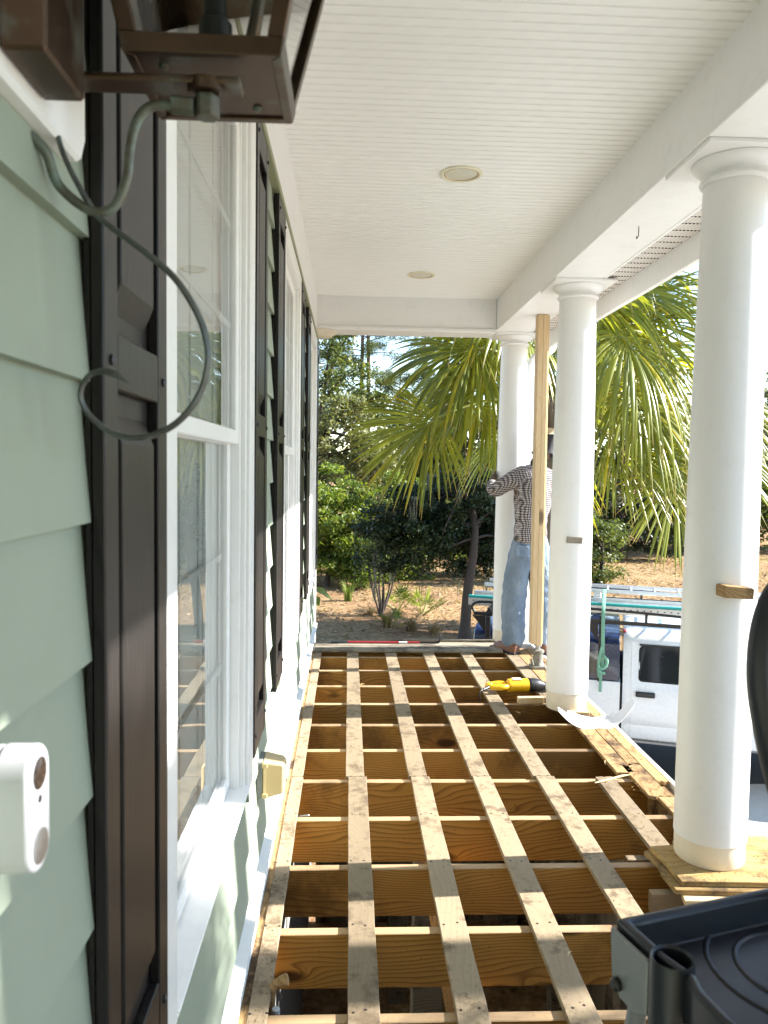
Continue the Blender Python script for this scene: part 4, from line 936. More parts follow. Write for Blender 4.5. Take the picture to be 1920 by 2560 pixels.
B = {'pelvis': (q(1.47, 6.25, .93), (.10, .13)), 'waist': (q(1.475, 6.25, 1.08), (.09, .12)), 'chest': (q(1.48, 6.26, 1.30), (.10, .15)), 'uchest': (q(1.485, 6.27, 1.44), (.08, .13)),
     'neck': (q(1.53, 6.285, 1.545), .052), 'jaw': (q(1.57, 6.31, 1.625), (.062, .058)), 'skull': (q(1.588, 6.305, 1.70), (.084, .070)), 'crown': (q(1.592, 6.30, 1.755), (.058, .052)),
     'lsh': (q(1.345, 6.27, 1.455), .055), 'lel': (q(1.185, 6.38, 1.335), .042), 'lwr': (q(1.205, 6.55, 1.405), .028), 'lpalm': (q(1.228, 6.615, 1.435), (.016, .036)), 'lknu': (q(1.246, 6.66, 1.452), (.013, .036)),
     'rsh': (q(1.63, 6.28, 1.455), .055), 'rel': (q(1.72, 6.40, 1.33), .042), 'rwr': (q(1.62, 6.56, 1.40), .028), 'rpalm': (q(1.58, 6.62, 1.42), (.016, .036)), 'rknu': (q(1.562, 6.66, 1.43), (.013, .036)),
     'lhip': (q(1.40, 6.25, .88), .085), 'lkn': (q(1.36, 6.27, .50), .058), 'lan': (q(1.345, 6.24, .10), .042), 'ltoe': (q(1.285, 6.36, .055), .04),
     'rhip': (q(1.545, 6.25, .88), .085), 'rkn': (q(1.575, 6.27, .50), .058), 'ran': (q(1.585, 6.24, .10), .042), 'rtoe': (q(1.60, 6.37, .055), .04)}
E_ = [('pelvis', 'waist'), ('waist', 'chest'), ('chest', 'uchest'), ('uchest', 'neck'), ('neck', 'jaw'), ('jaw', 'skull'), ('skull', 'crown'), ('uchest', 'lsh'), ('lsh', 'lel'), ('lel', 'lwr'), ('lwr', 'lpalm'), ('lpalm', 'lknu'),
      ('uchest', 'rsh'), ('rsh', 'rel'), ('rel', 'rwr'), ('rwr', 'rpalm'), ('rpalm', 'rknu'), ('pelvis', 'lhip'), ('lhip', 'lkn'), ('lkn', 'lan'), ('lan', 'ltoe'), ('pelvis', 'rhip'), ('rhip', 'rkn'), ('rkn', 'ran'), ('ran', 'rtoe')]
for s_, (kx, sg) in (('l', (1.246, 1)), ('r', (1.562, -1))):
    for k in range(4):
        z = 1.484-.0205*k if s_ == 'l' else 1.462-.0205*k; ln = (.9, 1, .95, .75)[k]
        B[f'{s_}f{k}a'] = (q(kx+sg*.004, 6.675, z), .0085); B[f'{s_}f{k}b'] = (q(kx+sg*.018, 6.675+.036*ln, z+.004), .0080); B[f'{s_}f{k}c'] = (q(kx+sg*.045, 6.675+.066*ln, z+.005), .0072)
        E_ += [(f'{s_}knu', f'{s_}f{k}a'), (f'{s_}f{k}a', f'{s_}f{k}b'), (f'{s_}f{k}b', f'{s_}f{k}c')]
    B[f'{s_}t1'] = (q(kx-sg*.012, 6.60, 1.47), .0105); B[f'{s_}t2'] = (q(kx+sg*.006, 6.625, 1.496), .009); E_ += [(f'{s_}palm', f'{s_}t1'), (f'{s_}t1', f'{s_}t2')]
skin('body', B, E_, 'skin', per, 'pelvis', 2)
S_ = {'hem': (q(1.468, 6.25, .885), (.135, .180)), 'hem2': (q(1.472, 6.25, .98), (.128, .174)), 'waist': (q(1.475, 6.25, 1.08), (.122, .165)), 'chest': (q(1.48, 6.255, 1.28), (.125, .172)), 'uchest': (q(1.485, 6.265, 1.42), (.11, .150)), 'collar': (q(1.505, 6.28, 1.535), .07),
      'lsh': (q(1.350, 6.27, 1.452), .078), 'lmid': (q(1.262, 6.32, 1.385), .074), 'lel': (q(1.192, 6.385, 1.325), .066), 'lfo': (q(1.188, 6.47, 1.365), .056), 'lcuff': (q(1.203, 6.545, 1.402), .043),
      'rsh': (q(1.625, 6.28, 1.452), .078), 'rmid': (q(1.69, 6.33, 1.385), .074), 'rel': (q(1.722, 6.40, 1.325), .066), 'rcuff': (q(1.625, 6.55, 1.40), .043)}
skin('shirt', S_, [('hem', 'hem2'), ('hem2', 'waist'), ('waist', 'chest'), ('chest', 'uchest'), ('uchest', 'collar'), ('uchest', 'lsh'), ('lsh', 'lmid'), ('lmid', 'lel'), ('lel', 'lfo'), ('lfo', 'lcuff'), ('uchest', 'rsh'), ('rsh', 'rmid'), ('rmid', 'rel'), ('rel', 'rcuff')], 'plaid', per, 'chest', 3, .0032)
P_ = {'belt': (q(1.472, 6.25, 1.07), (.112, .148)), 'seat': (q(1.472, 6.245, .88), (.122, .160)), 'lhip': (q(1.400, 6.25, .79), .118), 'lth': (q(1.372, 6.26, .64), .112), 'lkn': (q(1.350, 6.265, .47), .108), 'lsn': (q(1.349, 6.245, .27), .104), 'lhem': (q(1.352, 6.235, .045), .098),
      'rhip': (q(1.545, 6.25, .79), .116), 'rth': (q(1.566, 6.26, .64), .108), 'rkn': (q(1.586, 6.265, .47), .102), 'rsn': (q(1.592, 6.245, .27), .098), 'rhem': (q(1.596, 6.235, .045), .094)}
skin('jeans', P_, [('belt', 'seat'), ('seat', 'lhip'), ('lhip', 'lth'), ('lth', 'lkn'), ('lkn', 'lsn'), ('lsn', 'lhem'), ('seat', 'rhip'), ('rhip', 'rth'), ('rth', 'rkn'), ('rkn', 'rsn'), ('rsn', 'rhem')], 'jeans', per, 'seat', 3, .0040)
obj('back_pocket', MB().prism([(-.145, .80), (-.035, .79), (-.035, .88), (-.14, .895)], -.142, -.134, 'y'), 'jeans', per, bevel=.003)
def boot(x, y, ang_):
    m = MB(); L = []
    for yy, w_, h_ in ((-.105, .030, .05), (-.09, .040, .085), (-.04, .043, .10), (.02, .043, .085), (.08, .048, .062), (.13, .046, .05), (.165, .030, .036)):
        L.append([(w_*math.cos(a), yy, .016+max(0, h_*math.sin(a))) for a in np.linspace(0, math.pi, 10)])
    for lp in L: m.v += lp
    n_ = 10
    for j in range(len(L)-1):
        for k in range(n_-1): m.f.append((j*n_+k, j*n_+k+1, (j+1)*n_+k+1, (j+1)*n_+k))
        m.f.append((j*n_, (j+1)*n_, (j+1)*n_+n_-1, j*n_+n_-1))
    m.f += [tuple(range(n_)), tuple(range((len(L)-1)*n_, len(L)*n_))]
    b_ = obj('boot', m, 'boot', per, smooth=50, loc=q(x, y, PZ), rot=(0, 0, R(ang_)))
    obj('sole', MB().prism([(-.036, -.11), (.036, -.11), (.046, -.06), (.046, .06), (.05, .10), (.03, .172), (-.03, .172), (-.05, .10), (-.046, .06), (-.046, -.06)], 0, .0165), 'dark_cloth', b_, bevel=.003)
boot(1.315, 6.235, 28); boot(1.60, 6.25, -8)
skin('hood', {'a': (q(1.47, 6.245, 1.525), (.03, .04)), 'b': (q(1.50, 6.225, 1.555), (.036, .06)), 'c': (q(1.535, 6.235, 1.585), (.036, .065)), 'd': (q(1.60, 6.27, 1.585), (.03, .045)), 'e': (q(1.495, 6.27, 1.58), (.03, .05))}, [('a', 'b'), ('b', 'c'), ('c', 'd'), ('b', 'e')], 'dark_cloth', per, 'b', 2)
skin('hair', {'a': (q(1.580, 6.275, 1.65), (.068, .056)), 'b': (q(1.588, 6.285, 1.71), (.088, .072)), 'c': (q(1.592, 6.29, 1.755), (.07, .060))}, [('a', 'b'), ('b', 'c')], 'dark_cloth', per, 'b', 2)
skin('cap', {'a': (q(1.592, 6.295, 1.762), (.085, .076)), 'b': (q(1.594, 6.297, 1.79), (.066, .056)), 'v': (q(1.60, 6.40, 1.760), (.012, .066))}, [('a', 'b'), ('a', 'v')], 'tan_cloth', per, 'a', 2)
# ================================================================== VEGETATION
MT['bark'] = m_paint('oak_bark', (.055, .042, .034), .95, .5, 1.0, 18); MT['pinebark'] = m_paint('pine_bark', (.13, .085, .06), .95, .35, 1.0, 25)
MT['palmtrunk'] = m_paint('palm_trunk', (.17, .14, .11), .95, .3, 1.0, 30)
MT['oakleaf'] = m_leaf('oak_leaf', (.030, .052, .014), (.15, .19, .05), .36, (.24, .23, .08))
MT['shaded_leaf'] = m_leaf('shaded_oak_leaf', (.008, .016, .006), (.040, .062, .022), .25)  # darkened oak leaf, the shade over these plants put into its colour
MT['oliveleaf'] = m_leaf('olive_leaf', (.07, .085, .030), (.27, .28, .12), .38, (.32, .31, .18))
MT['brightleaf'] = m_leaf('myrtle_leaf', (.05, .09, .016), (.24, .31, .055), .44, (.36, .35, .10))
MT['pineneedle'] = m_leaf('pine_needle', (.04, .065, .02), (.16, .19, .06), .35)
MT['dryleaf'] = m_leaf('dry_leaf', (.10, .055, .028), (.46, .34, .19), .3)
MT['moss'] = m_leaf('spanish_moss', (.10, .10, .075), (.26, .26, .20), .3)
MT['frond'] = m_leaf('palm_frond', (.115, .15, .016), (.37, .385, .045), .50, (.56, .47, .03), rough=.30, spec=.6, scale=.9, tips=(.34, .20, .07))
MT['petiole'] = m_plain('palm_petiole', (.24, .24, .05), .45)
def leafcards(name, P, size, mat, parent, aspect=.5, updown=.4, jit=.35):
    """a leaf is a folded diamond of two triangles per side, free in orientation"""
    P = np.asarray(P); n = len(P); d = RNG.normal(size=(n, 3)); d[:, 2] = d[:, 2]*.7-.15; d /= np.linalg.norm(d, axis=1)[:, None]
    u = RNG.normal(size=(n, 3)); u[:, 2] *= .6; u -= d*(u*d).sum(1)[:, None]; u /= np.linalg.norm(u, axis=1)[:, None]
    s = (size*(1+jit*RNG.normal(size=n))).clip(size*.35, size*2)[:, None]; nn_ = np.cross(d, u)
    a = P-d*s*.5; b = P+u*s*aspect*.5+nn_*s*.08; c = P+d*s*.5; e = P-u*s*aspect*.5+nn_*s*.08
    V = np.stack([a, b, c, e], 1).reshape(-1, 3); F = np.arange(n*4).reshape(-1, 4)
    return obj(name, np_mesh(name, V, F), mat, parent)
def sample_crown(blobs, nclump, nleaf, cr):
    """blobs: (cx,cy,cz,rx,ry,rz); clumps sit mostly near the surface so gaps stay open"""
    w_ = np.array([b[3]*b[4]*b[5] for b in blobs])**.67; w_ = w_/w_.sum(); C = []
    for i in RNG.choice(len(blobs), nclump, p=w_):
        b = blobs[i]; d = RNG.normal(size=3); d /= np.linalg.norm(d); r = RNG.random()**.42
        C.append([b[0]+d[0]*r*b[3], b[1]+d[1]*r*b[4], b[2]+d[2]*r*b[5]])
    C = np.array(C); idx = RNG.integers(0, nclump, nleaf); rr = cr*(.55+.8*RNG.random(nclump))
    off = RNG.normal(size=(nleaf, 3))*np.array([1, 1, .6]); off /= (np.linalg.norm(off, axis=1)[:, None]+1e-6); off *= (RNG.random(nleaf)**.45)[:, None]*rr[idx][:, None]
    off[:, 2] *= .7
    return C, C[idx]+off
def branch(m, a, b, r0, r1, sag=.15, n=6):
    a, b = Vector(a), Vector(b); L = (b-a).length; k = Vector((random.uniform(-1, 1), random.uniform(-1, 1), random.uniform(.2, 1)))*L*sag
    p = [a.lerp(b, i/n)+k*math.sin(math.pi*i/n)+Vector((random.uniform(-1, 1), random.uniform(-1, 1), random.uniform(-1, 1)))*L*.012 for i in range(n+1)]
    m.tube(p, [r0+(r1-r0)*i/n for i in range(n+1)], 7, caps=False)
def tree(name, label, cat, base, trunk_path, tr, blobs, nclump, nleaf, cr, size, leaf, group=None, nlimb=14, moss=0, bark='bark', aspect=.5):
    t = thing(name, label, cat, base, group=group); bx, by, bz = base
    loc = [(b[0]-bx, b[1]-by, b[2]-bz)+tuple(b[3:]) for b in blobs]
    C, Pl = sample_crown(loc, nclump, nleaf, cr)
    m = MB(); tp = smooth_path(trunk_path, 5); n_ = len(tp); rad = [tr*(1.25-.75*i/(n_-1)) if i > 1 else tr*1.6 for i in range(n_)]
    m.tube(tp, rad, 9)
    obj('trunk', m, bark, t, smooth=70)
    lm = MB(); ids = RNG.choice(len(C), min(nlimb, len(C)), replace=False)
    for i in ids:
        s = tp[int(n_*random.uniform(.45, .98))]; branch(lm, s, C[i], tr*.38, tr*.08)
    if lm.v: obj('limbs', lm, bark, t, smooth=70)['kind'] = 'stuff'
    leafcards('crown', Pl, size, MT[leaf], t, aspect)
    if moss:
        V = []; F = []
        for k in range(moss):
            c = C[RNG.integers(len(C))]; x, y, z = c+RNG.normal(size=3)*.3; L = random.uniform(.3, 1.0); z -= .25
            for s_ in range(14):
                dx, dy = random.gauss(0, .06), random.gauss(0, .06); l2 = L*random.uniform(.4, 1); wv = random.uniform(.006, .016); a_ = random.random()*3
                o = len(V); ux, uy = math.cos(a_)*wv, math.sin(a_)*wv
                for j in range(4):
                    f = j/3; sw = random.gauss(0, .015)
                    V += [(x+dx+ux*(1-f*.8)+sw, y+dy+uy*(1-f*.8), z-l2*f), (x+dx-ux*(1-f*.8)+sw, y+dy-uy*(1-f*.8), z-l2*f)]
                F += [(o+2*j, o+2*j+1, o+2*j+3, o+2*j+2) for j in range(3)]
        obj('hanging_moss', np_mesh('hanging_moss', V, F), 'moss', t)['kind'] = 'stuff'
    return t
g0 = lambda x, y: ground_h(x, y)-.05
# --- dark live oak with moss in front, its trunk behind the porch corner
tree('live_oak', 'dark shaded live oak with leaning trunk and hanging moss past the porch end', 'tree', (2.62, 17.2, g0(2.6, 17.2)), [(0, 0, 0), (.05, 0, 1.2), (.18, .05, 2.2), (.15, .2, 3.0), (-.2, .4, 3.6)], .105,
     [(1.4, 17.6, .25, 1.1, .9, .95), (2.7, 17.8, .55, 1.1, .9, .9), (2.1, 18, -.35, 1.3, .9, .7), (3.3, 18.2, .0, .8, .8, 1.0), (.9, 18.0, -.2, .7, .7, .75)], 150, 34000, .36, .085, 'shaded_leaf', moss=26)
# --- bright shrubs left
tree('wax_myrtle', 'bright green leafy shrub right beside the house corner in the yard', 'shrub', (-.7, 24.3, g0(-.7, 24.3)), [(0, 0, 0), (.1, 0, 1.2), (0, .1, 2.6)], .07,
     [(-.9, 24.4, -.1, 1.5, 1.2, 1.8), (.5, 24.6, -.6, 1.2, 1.0, 1.5), (-.3, 24.2, -1.5, 1.9, 1.0, .8)], 170, 30000, .42, .12, 'brightleaf', 'shrubs at the edge of the yard')
tree('wax_myrtle', 'green yellow shrub behind the tall tuft of grass', 'shrub', (1.5, 26, g0(1.5, 26)), [(0, 0, 0), (.1, 0, 1.2), (0, .1, 2.2)], .07,
     [(1.5, 26.2, -.3, 1.3, 1.2, 1.7), (2.7, 26.5, -.7, 1.3, 1, 1.4), (2.0, 26, -1.6, 2.0, 1, .7)], 120, 18000, .42, .12, 'brightleaf', 'shrubs at the edge of the yard')
tree('wax_myrtle', 'dark green shrub seen just right of the middle column above the truck', 'shrub', (8.2, 25, g0(8.2, 25)), [(0, 0, 0), (.1, 0, 1.0), (0, .1, 2.0)], .07,
     [(8.0, 25.0, -1.0, 1.1, 1.0, 1.4), (7.2, 25.3, -.6, .9, .9, 1.6)], 90, 13000, .38, .11, 'oakleaf', 'shrubs at the edge of the yard')
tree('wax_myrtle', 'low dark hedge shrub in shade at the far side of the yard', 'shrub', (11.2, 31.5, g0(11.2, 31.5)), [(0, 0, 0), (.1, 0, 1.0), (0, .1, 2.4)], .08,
     [(10.2, 31.5, -.4, 1.9, 1.2, 1.8), (12.6, 32, -.3, 1.9, 1.2, 1.9)], 110, 14000, .5, .14, 'shaded_leaf', 'shrubs at the edge of the yard')
tree('wax_myrtle', 'grey green shrub at the right edge behind the nearest column', 'shrub', (17.5, 35, g0(17.5, 35)), [(0, 0, 0), (.1, 0, 1.0), (0, .1, 2.4)], .08,
     [(16.0, 34.5, -.2, 2.2, 1.2, 1.9), (19.5, 36, .2, 2.4, 1.4, 2.2)], 120, 14000, .55, .16, 'oakleaf', 'shrubs at the edge of the yard')
tree('wax_myrtle', 'shrub in the gap between the shoring post and middle column', 'shrub', (5.2, 27, g0(5.2, 27)), [(0, 0, 0), (.1, 0, 1.0), (0, .1, 2.0)], .07,
     [(5.0, 27.0, -.5, 1.5, 1.1, 1.6)], 80, 11000, .45, .13, 'oakleaf', 'shrubs at the edge of the yard')
# --- trees behind
tree('oak_tree', 'pale olive leaved oak with bare arching branch behind the bright shrub', 'tree', (-2.2, 28.5, g0(-2.2, 28.5)), [(0, 0, 0), (.2, 0, 2.0), (.8, 0, 4.0), (1.4, .2, 5.5)], .2,
     [(-1.0, 28.5, 2.6, 1.8, 1.5, 1.6), (.8, 29, 1.9, 1.5, 1.3, 1.1), (-3.2, 29, 3.2, 2.0, 1.6, 2.0), (.2, 28.6, 3.6, 1.0, 1, .7)], 160, 28000, .5, .13, 'oliveleaf', 'trees behind the yard')
tree('oak_tree', 'dark leaved tree beneath the tall pines against blue sky', 'tree', (-1.8, 34, g0(-1.8, 34)), [(0, 0, 0), (.2, 0, 3.0), (.3, 0, 6.5)], .25,
     [(-1.0, 34, 5.0, 2.1, 1.5, 1.6), (1.2, 35, 4.4, 1.5, 1.4, 1.0), (-3.4, 34, 5.8, 2.0, 1.6, 2.2), (-.6, 34, 6.9, 1.2, 1, .8)], 120, 16000, .55, .15, 'oakleaf', 'trees behind the yard')
tree('oak_tree', 'mid green oak behind the drooping palm fronds', 'tree', (4.4, 33, g0(4.4, 33)), [(0, 0, 0), (.1, 0, 2.4), (-.3, 0, 5.0)], .25,
     [(3.2, 33, 2.2, 1.6, 1.5, 1.5), (5.6, 33.5, 2.9, 2.0, 1.5, 2.0), (4.4, 33, 1.0, 2.4, 1.4, 1.3)], 130, 17000, .55, .15, 'oakleaf', 'trees behind the yard')
tree('oak_tree', 'brownish sparse oak seen through the palm right of the middle column', 'tree', (10.2, 35, g0(10.2, 35)), [(0, 0, 0), (.1, 0, 2.4), (-.3, 0, 6.0)], .28,
     [(9.0, 35, 3.4, 2.2, 1.6, 2.2), (11.4, 36, 4.6, 2.3, 1.6, 2.5), (10.2, 35, 1.4, 2.8, 1.4, 1.6), (12.6, 36, 7.3, 1.6, 1.3, 1.6)], 160, 20000, .6, .16, 'oakleaf', 'trees behind the yard')
tree('oak_tree', 'grey green oak at the right edge with open branches', 'tree', (19.5, 38, g0(19.5, 38)), [(0, 0, 0), (.1, 0, 2.4), (.3, 0, 7.0)], .28,
     [(18, 38, 3.2, 2.2, 1.6, 1.8), (21, 38, 4.6, 2.6, 1.8, 2.4), (18.5, 38, 6.6, 1.4, 1.4, 1.2)], 110, 13000, .6, .16, 'oliveleaf', 'trees behind the yard', nlimb=30)
tree('oak_tree', 'tall oak out of frame shading the moss draped oak', 'tree', (13.2, 18.5, g0(13.2, 18.5)), [(0, 0, 0), (.1, 0, 3.0), (.0, 0, 8.0)], .3,
     [(13.4, 18.5, 7.0, 2.6, 2.2, 2.2), (12.6, 18.2, 4.6, 1.6, 1.8, 1.4), (14, 20, 9, 2, 2, 1.5)], 150, 16000, .7, .2, 'oakleaf', 'trees behind the yard')
tree('oak_tree', 'far wooded backdrop oak left of the tall pines', 'tree', (-8, 40, g0(-8, 40)), [(0, 0, 0), (.1, 0, 3.0), (.0, 0, 8.0)], .3,
     [(-9, 40, 4.5, 4, 2.2, 4.5), (-5, 41, 3.5, 3, 2, 3.5)], 120, 12000, .9, .26, 'oakleaf', 'trees behind the yard')
def wood_mass():
    V = []
    blobs = [(x, 50+random.uniform(-3, 6), 1.2+random.uniform(-1, .9), 4.2, 2.5, 3.6+random.random()*1.2) for x in np.arange(-24, 44, 3.0)]
    C, P = sample_crown(blobs, 520, 60000, 1.3)
    o = leafcards('distant_woodland', P, .40, MT['oakleaf'], None); struct(o, 'stuff'); tag(o, 'distant mass of mixed woodland behind all the trees', 'woodland')
def understory():
    blobs = [(x, 34+random.uniform(-1.2, 1.5)+.12*max(0, x), -.7+random.uniform(-.5, .6), 1.7, 1.2, 1.9+random.random()*.9) for x in np.arange(-12, 27, 1.5)]
    C, P = sample_crown(blobs, 420, 62000, .8)
    o = leafcards('understory_thicket', P, .17, MT['oakleaf'], None); struct(o, 'stuff'); tag(o, 'thicket of dark undergrowth closing the far side of the yard', 'undergrowth')
understory()
def litter():
    n_ = 26000; y = 13+22*RNG.random(n_)**.8; x = -5+(RNG.random(n_))*(8+y*.75); 
    P = np.stack([x, y, np.array([ground_h(a, b)+.012 for a, b in zip(x, y)])], 1)
    d = RNG.random(n_)*6.283; s_ = .035+.045*RNG.random(n_); tl_ = RNG.normal(size=n_)*.35
    u = np.stack([np.cos(d), np.sin(d), tl_], 1)*s_[:, None]; w_ = np.stack([-np.sin(d), np.cos(d), RNG.normal(size=n_)*.35], 1)*(s_*.45)[:, None]
    V = np.stack([P-u, P+w_, P+u, P-w_], 1).reshape(-1, 3)
    o = obj('fallen_leaves', np_mesh('fallen_leaves', V, np.arange(n_*4).reshape(-1, 4)), 'dryleaf'); struct(o, 'stuff'); tag(o, 'fallen brown leaves littering the yard', 'leaf litter')
litter()
wood_mass()
# --- pines
def pine(x, y, h, tr, label, lean=0, start=.45, nb=34, full=1.0):
    z0 = g0(x, y); t = thing('pine_tree', label, 'tree', (x, y, z0), group='tall pines'); tp = [(lean*(i/8)**2+random.uniform(-.04, .04), random.uniform(-.04, .04), h*i/8) for i in range(9)]
    obj('trunk', MB().tube(tp, [tr*(1.1-.8*i/8) for i in range(9)], 9), 'pinebark', t, smooth=70)
    m = MB(); P = []
    for k in range(nb):
        f = start+(1-start)*k/nb; z = h*f; a = random.random()*6.283; L = (1-f)*2.6*full+.8
        i = min(7, int(f*8)); s = Vector(tp[i]).lerp(Vector(tp[i+1]), f*8-i); e = s+Vector((math.cos(a)*L, math.sin(a)*L, random.uniform(-.25, .55)*L*.5))
        branch(m, s, e, .035, .008, .08, 5)
        for j in range(int(5*full)+2):
            u = random.uniform(.45, 1.05); c = s.lerp(e, u)+Vector((random.gauss(0, .18), random.gauss(0, .18), random.gauss(0, .12)))
            P.append(np.array(c)+RNG.normal(size=(55, 3))*np.array([.17, .17, .12]))
    obj('branches', m, 'pinebark', t, smooth=70)['kind'] = 'stuff'
    leafcards('crown', np.concatenate(P), .26, MT['pineneedle'], t, aspect=.09); return t
pine(.55, 41, 17, .15, 'left trunk of the closely paired tall pines', .1, .50, 30); pine(.95, 42, 18, .15, 'right trunk of the closely paired tall pines', -.1, .52, 30)
pine(4.55, 38, 15.5, .23, 'thickest dark pine trunk left of the palm', .15, .44, 36); pine(6.0, 41, 16, .12, 'slender pine trunk right of the thick one', .2, .55, 26)
pine(3.55, 40, 12.5, .09, 'thin leaning dead looking pine stem', .35, .35, 16, .5); pine(2.9, 46, 9.5, .10, 'short bright pine far behind the bare stem', 0, .35, 30)
pine(-2.2, 40, 15, .14, 'pine behind the dark tree at the house corner', .2, .42, 36); pine(15.5, 44, 17, .16, 'pine behind the nearest column', .2, .45, 36); pine(12.0, 45, 16, .16, 'pine standing above the palm crown', .2, .40, 40, 1.2)
pine(22.5, 46, 13, .14, 'pine at the far right beyond the yard', .2, .45, 30)

# --- cabbage palms
def frond_mesh(hub, axis, nrm, L, seed, droop=.55, span=125, nl=46):
    rg = random.Random(seed); hub = Vector(hub); a = Vector(axis).normalized(); n_ = Vector(nrm); n_ = (n_-a*n_.dot(a)).normalized(); s = n_.cross(a)
    V = []; F = []; dth = R(2*span/nl)
    for k in range(nl):
        th = R(-span+2*span*(k+.5)/nl); base = hub+a*(.16*math.cos(th)*L)
        d = a*math.cos(th)+s*math.sin(th)
        ll = L*(1.0-.30*(abs(th)/R(span))**2)*rg.uniform(.90, 1.06); dr = droop*rg.uniform(.75, 1.35); tw = rg.gauss(0, .05); bend = rg.random() < .12
        d = (d+n_*rg.gauss(.10, .05)+s*tw).normalized(); sd = n_.cross(d).normalized()
        ns = 8; o = len(V)
        for i in range(ns+1):
            t = i/ns; g_ = dr*ll*(t**2.3)*(.95 if not bend else .95+.8*max(0, t-.55))
            c = base+d*(ll*t*(1-.28*dr*t*t))-Vector((0, 0, 1))*g_
            w_ = min(t*ll*math.tan(dth/2)*1.05, .030*L)*(1-max(0, (t-.48)/.52)**1.2)+.0012
            fold = w_*.55
            V += [tuple(c-sd*w_-n_*fold*.5), tuple(c+n_*fold*.5), tuple(c+sd*w_-n_*fold*.5)]
        for i in range(ns):
            b_ = o+3*i; F += [(b_, b_+1, b_+4, b_+3), (b_+1, b_+2, b_+5, b_+4)]
    return V, F
def palm(label, base, C, spec, nrand, seed, tr=.16, rz=(0, 360), Lr=(.85, 1.05), pr=(.75, 1.25)):
    rg = random.Random(seed); z0 = base[2]; t = thing('cabbage_palm', label, 'palm', base, group='cabbage palms')
    H = C[2]-z0; tp = [((C[0]-base[0])*(i/6)**1.5, (C[1]-base[1])*(i/6)**1.5, H*i/6) for i in range(7)]
    obj('trunk', MB().tube(smooth_path(tp, 4), [tr*(1.08-.1*math.sin(i*2.1)) for i in range(25)], 14), 'palmtrunk', t, smooth=70)
    bm = MB()
    for k in range(26):
        a = k*2.4; z = H-.9+.03*k; r0 = tr*.9
        bm.tube([(tp[-1][0]+math.cos(a)*r0, tp[-1][1]+math.sin(a)*r0, z), (tp[-1][0]+math.cos(a)*(r0+.07), tp[-1][1]+math.sin(a)*(r0+.07), z+.16), (tp[-1][0]+math.cos(a)*(r0+.12), tp[-1][1]+math.sin(a)*(r0+.12), z+.30)], [.045, .03, .02], 5)
    obj('leaf_bases', bm, 'palmtrunk', t)['kind'] = 'stuff'
    fr = list(spec)
    for k in range(nrand):
        az = R(rg.uniform(*rz)); el = rg.choice([rg.uniform(-35, 5), rg.uniform(0, 45), rg.uniform(35, 75)]); pl = rg.uniform(*pr)
        d = Vector((math.cos(az)*math.cos(R(el)), math.sin(az)*math.cos(R(el)), math.sin(R(el))))
        hub = Vector(C)+d*pl-Vector((0, 0, .12*pl)); ax_ = (d-Vector((0, 0, .55))).normalized(); nr = Vector((0, 0, 1))+d*.35+Vector((rg.gauss(0, .35), rg.gauss(0, .35), 0))
        fr.append((tuple(hub), tuple(ax_), tuple(nr), rg.uniform(*Lr), rg.uniform(.25, .50), 112))
    for k, (hub, ax_, nr, L, dr, spn) in enumerate(fr):
        V, F = frond_mesh(hub, ax_, nr, L, seed*100+k, dr, spn, 50)
        V = [(x-base[0], y-base[1], z-base[2]) for x, y, z in V]
        o = obj('frond', np_mesh('frond', V, F), 'frond', t); at_ = o.data.attributes.new('tip', 'FLOAT', 'POINT'); at_.data.foreach_set('value', np.tile(np.repeat(np.linspace(0, 1, 9), 3), len(V)//27).astype(np.float32)); o.data.polygons.foreach_set('use_smooth', [True]*len(o.data.polygons))
        s = Vector(C)-Vector(base); e = Vector(hub)-Vector(base); mid = s.lerp(e, .55)+Vector((0, 0, .10)); e2 = e+Vector(ax_).normalized()*L*.30-Vector((0, 0, .02))
        obj('petiole', MB().tube(smooth_path([s, mid, e, e2], 4), [.018]*5+[.014]*4+[.010, .008, .005, .003], 6), 'petiole', o, smooth=60)
    return t
PC = (2.36, 8.75, 2.30)
spec = [((.95, 8.28, 2.06), (-.72, -.22, -.50), (-.10, -.93, .36), 1.02, .17, 84),
        ((1.40, 8.35, 2.80), (-.80, -.20, -.22), (-.05, -.80, .60), 1.08, .34, 105),
        ((1.62, 8.75, 2.55), (-.72, .0, -.40), (-.1, -.8, .6), 1.05, .5, 110),
        ((1.75, 8.15, 3.05), (-.55, -.35, .10), (0, -.7, .7), 1.0, .55, 115),
        ((2.82, 8.15, 2.92), (.20, -.45, -.45), (.1, -.8, .6), 1.05, .75, 120),
        ((3.05, 8.5, 3.10), (.88, -.10, .22), (-.15, -.6, .8), 1.25, .32, 95),
        ((2.75, 8.6, 3.35), (.65, -.05, .50), (-.3, -.6, .7), 1.25, .45, 100),
        ((3.72, 8.35, 2.22), (-.60, -.28, -.62), (.10, -.92, .38), 1.0, .22, 85),
        ((2.70, 8.1, 1.86), (.78, -.28, -.42), (.12, -.92, .4), 1.0, .22, 85),
        ((3.47, 8.2, 1.58), (-.02, -.30, -.9), (.10, -.95, .25), 1.0, .10, 88),
        ((3.85, 8.5, 1.98), (.55, -.25, -.70), (.1, -.9, .4), 1.0, .22, 88),
        ((3.60, 8.8, 2.70), (.85, .0, -.10), (-.1, -.6, .8), 1.1, .45, 105),
        ((2.95, 8.25, 2.38), (.45, -.45, -.62), (.2, -.85, .5), 1.0, .5, 110),
        ((3.35, 8.9, 3.45), (.72, .1, .45), (-.3, -.4, .9), 1.15, .5, 110),
        ((4.25, 8.9, 2.35), (.80, -.1, -.45), (.1, -.8, .6), 1.0, .35, 95),
        ((2.5, 8.4, 3.40), (.1, -.3, .7), (0, -.7, .6), 1.05, .6, 115)]
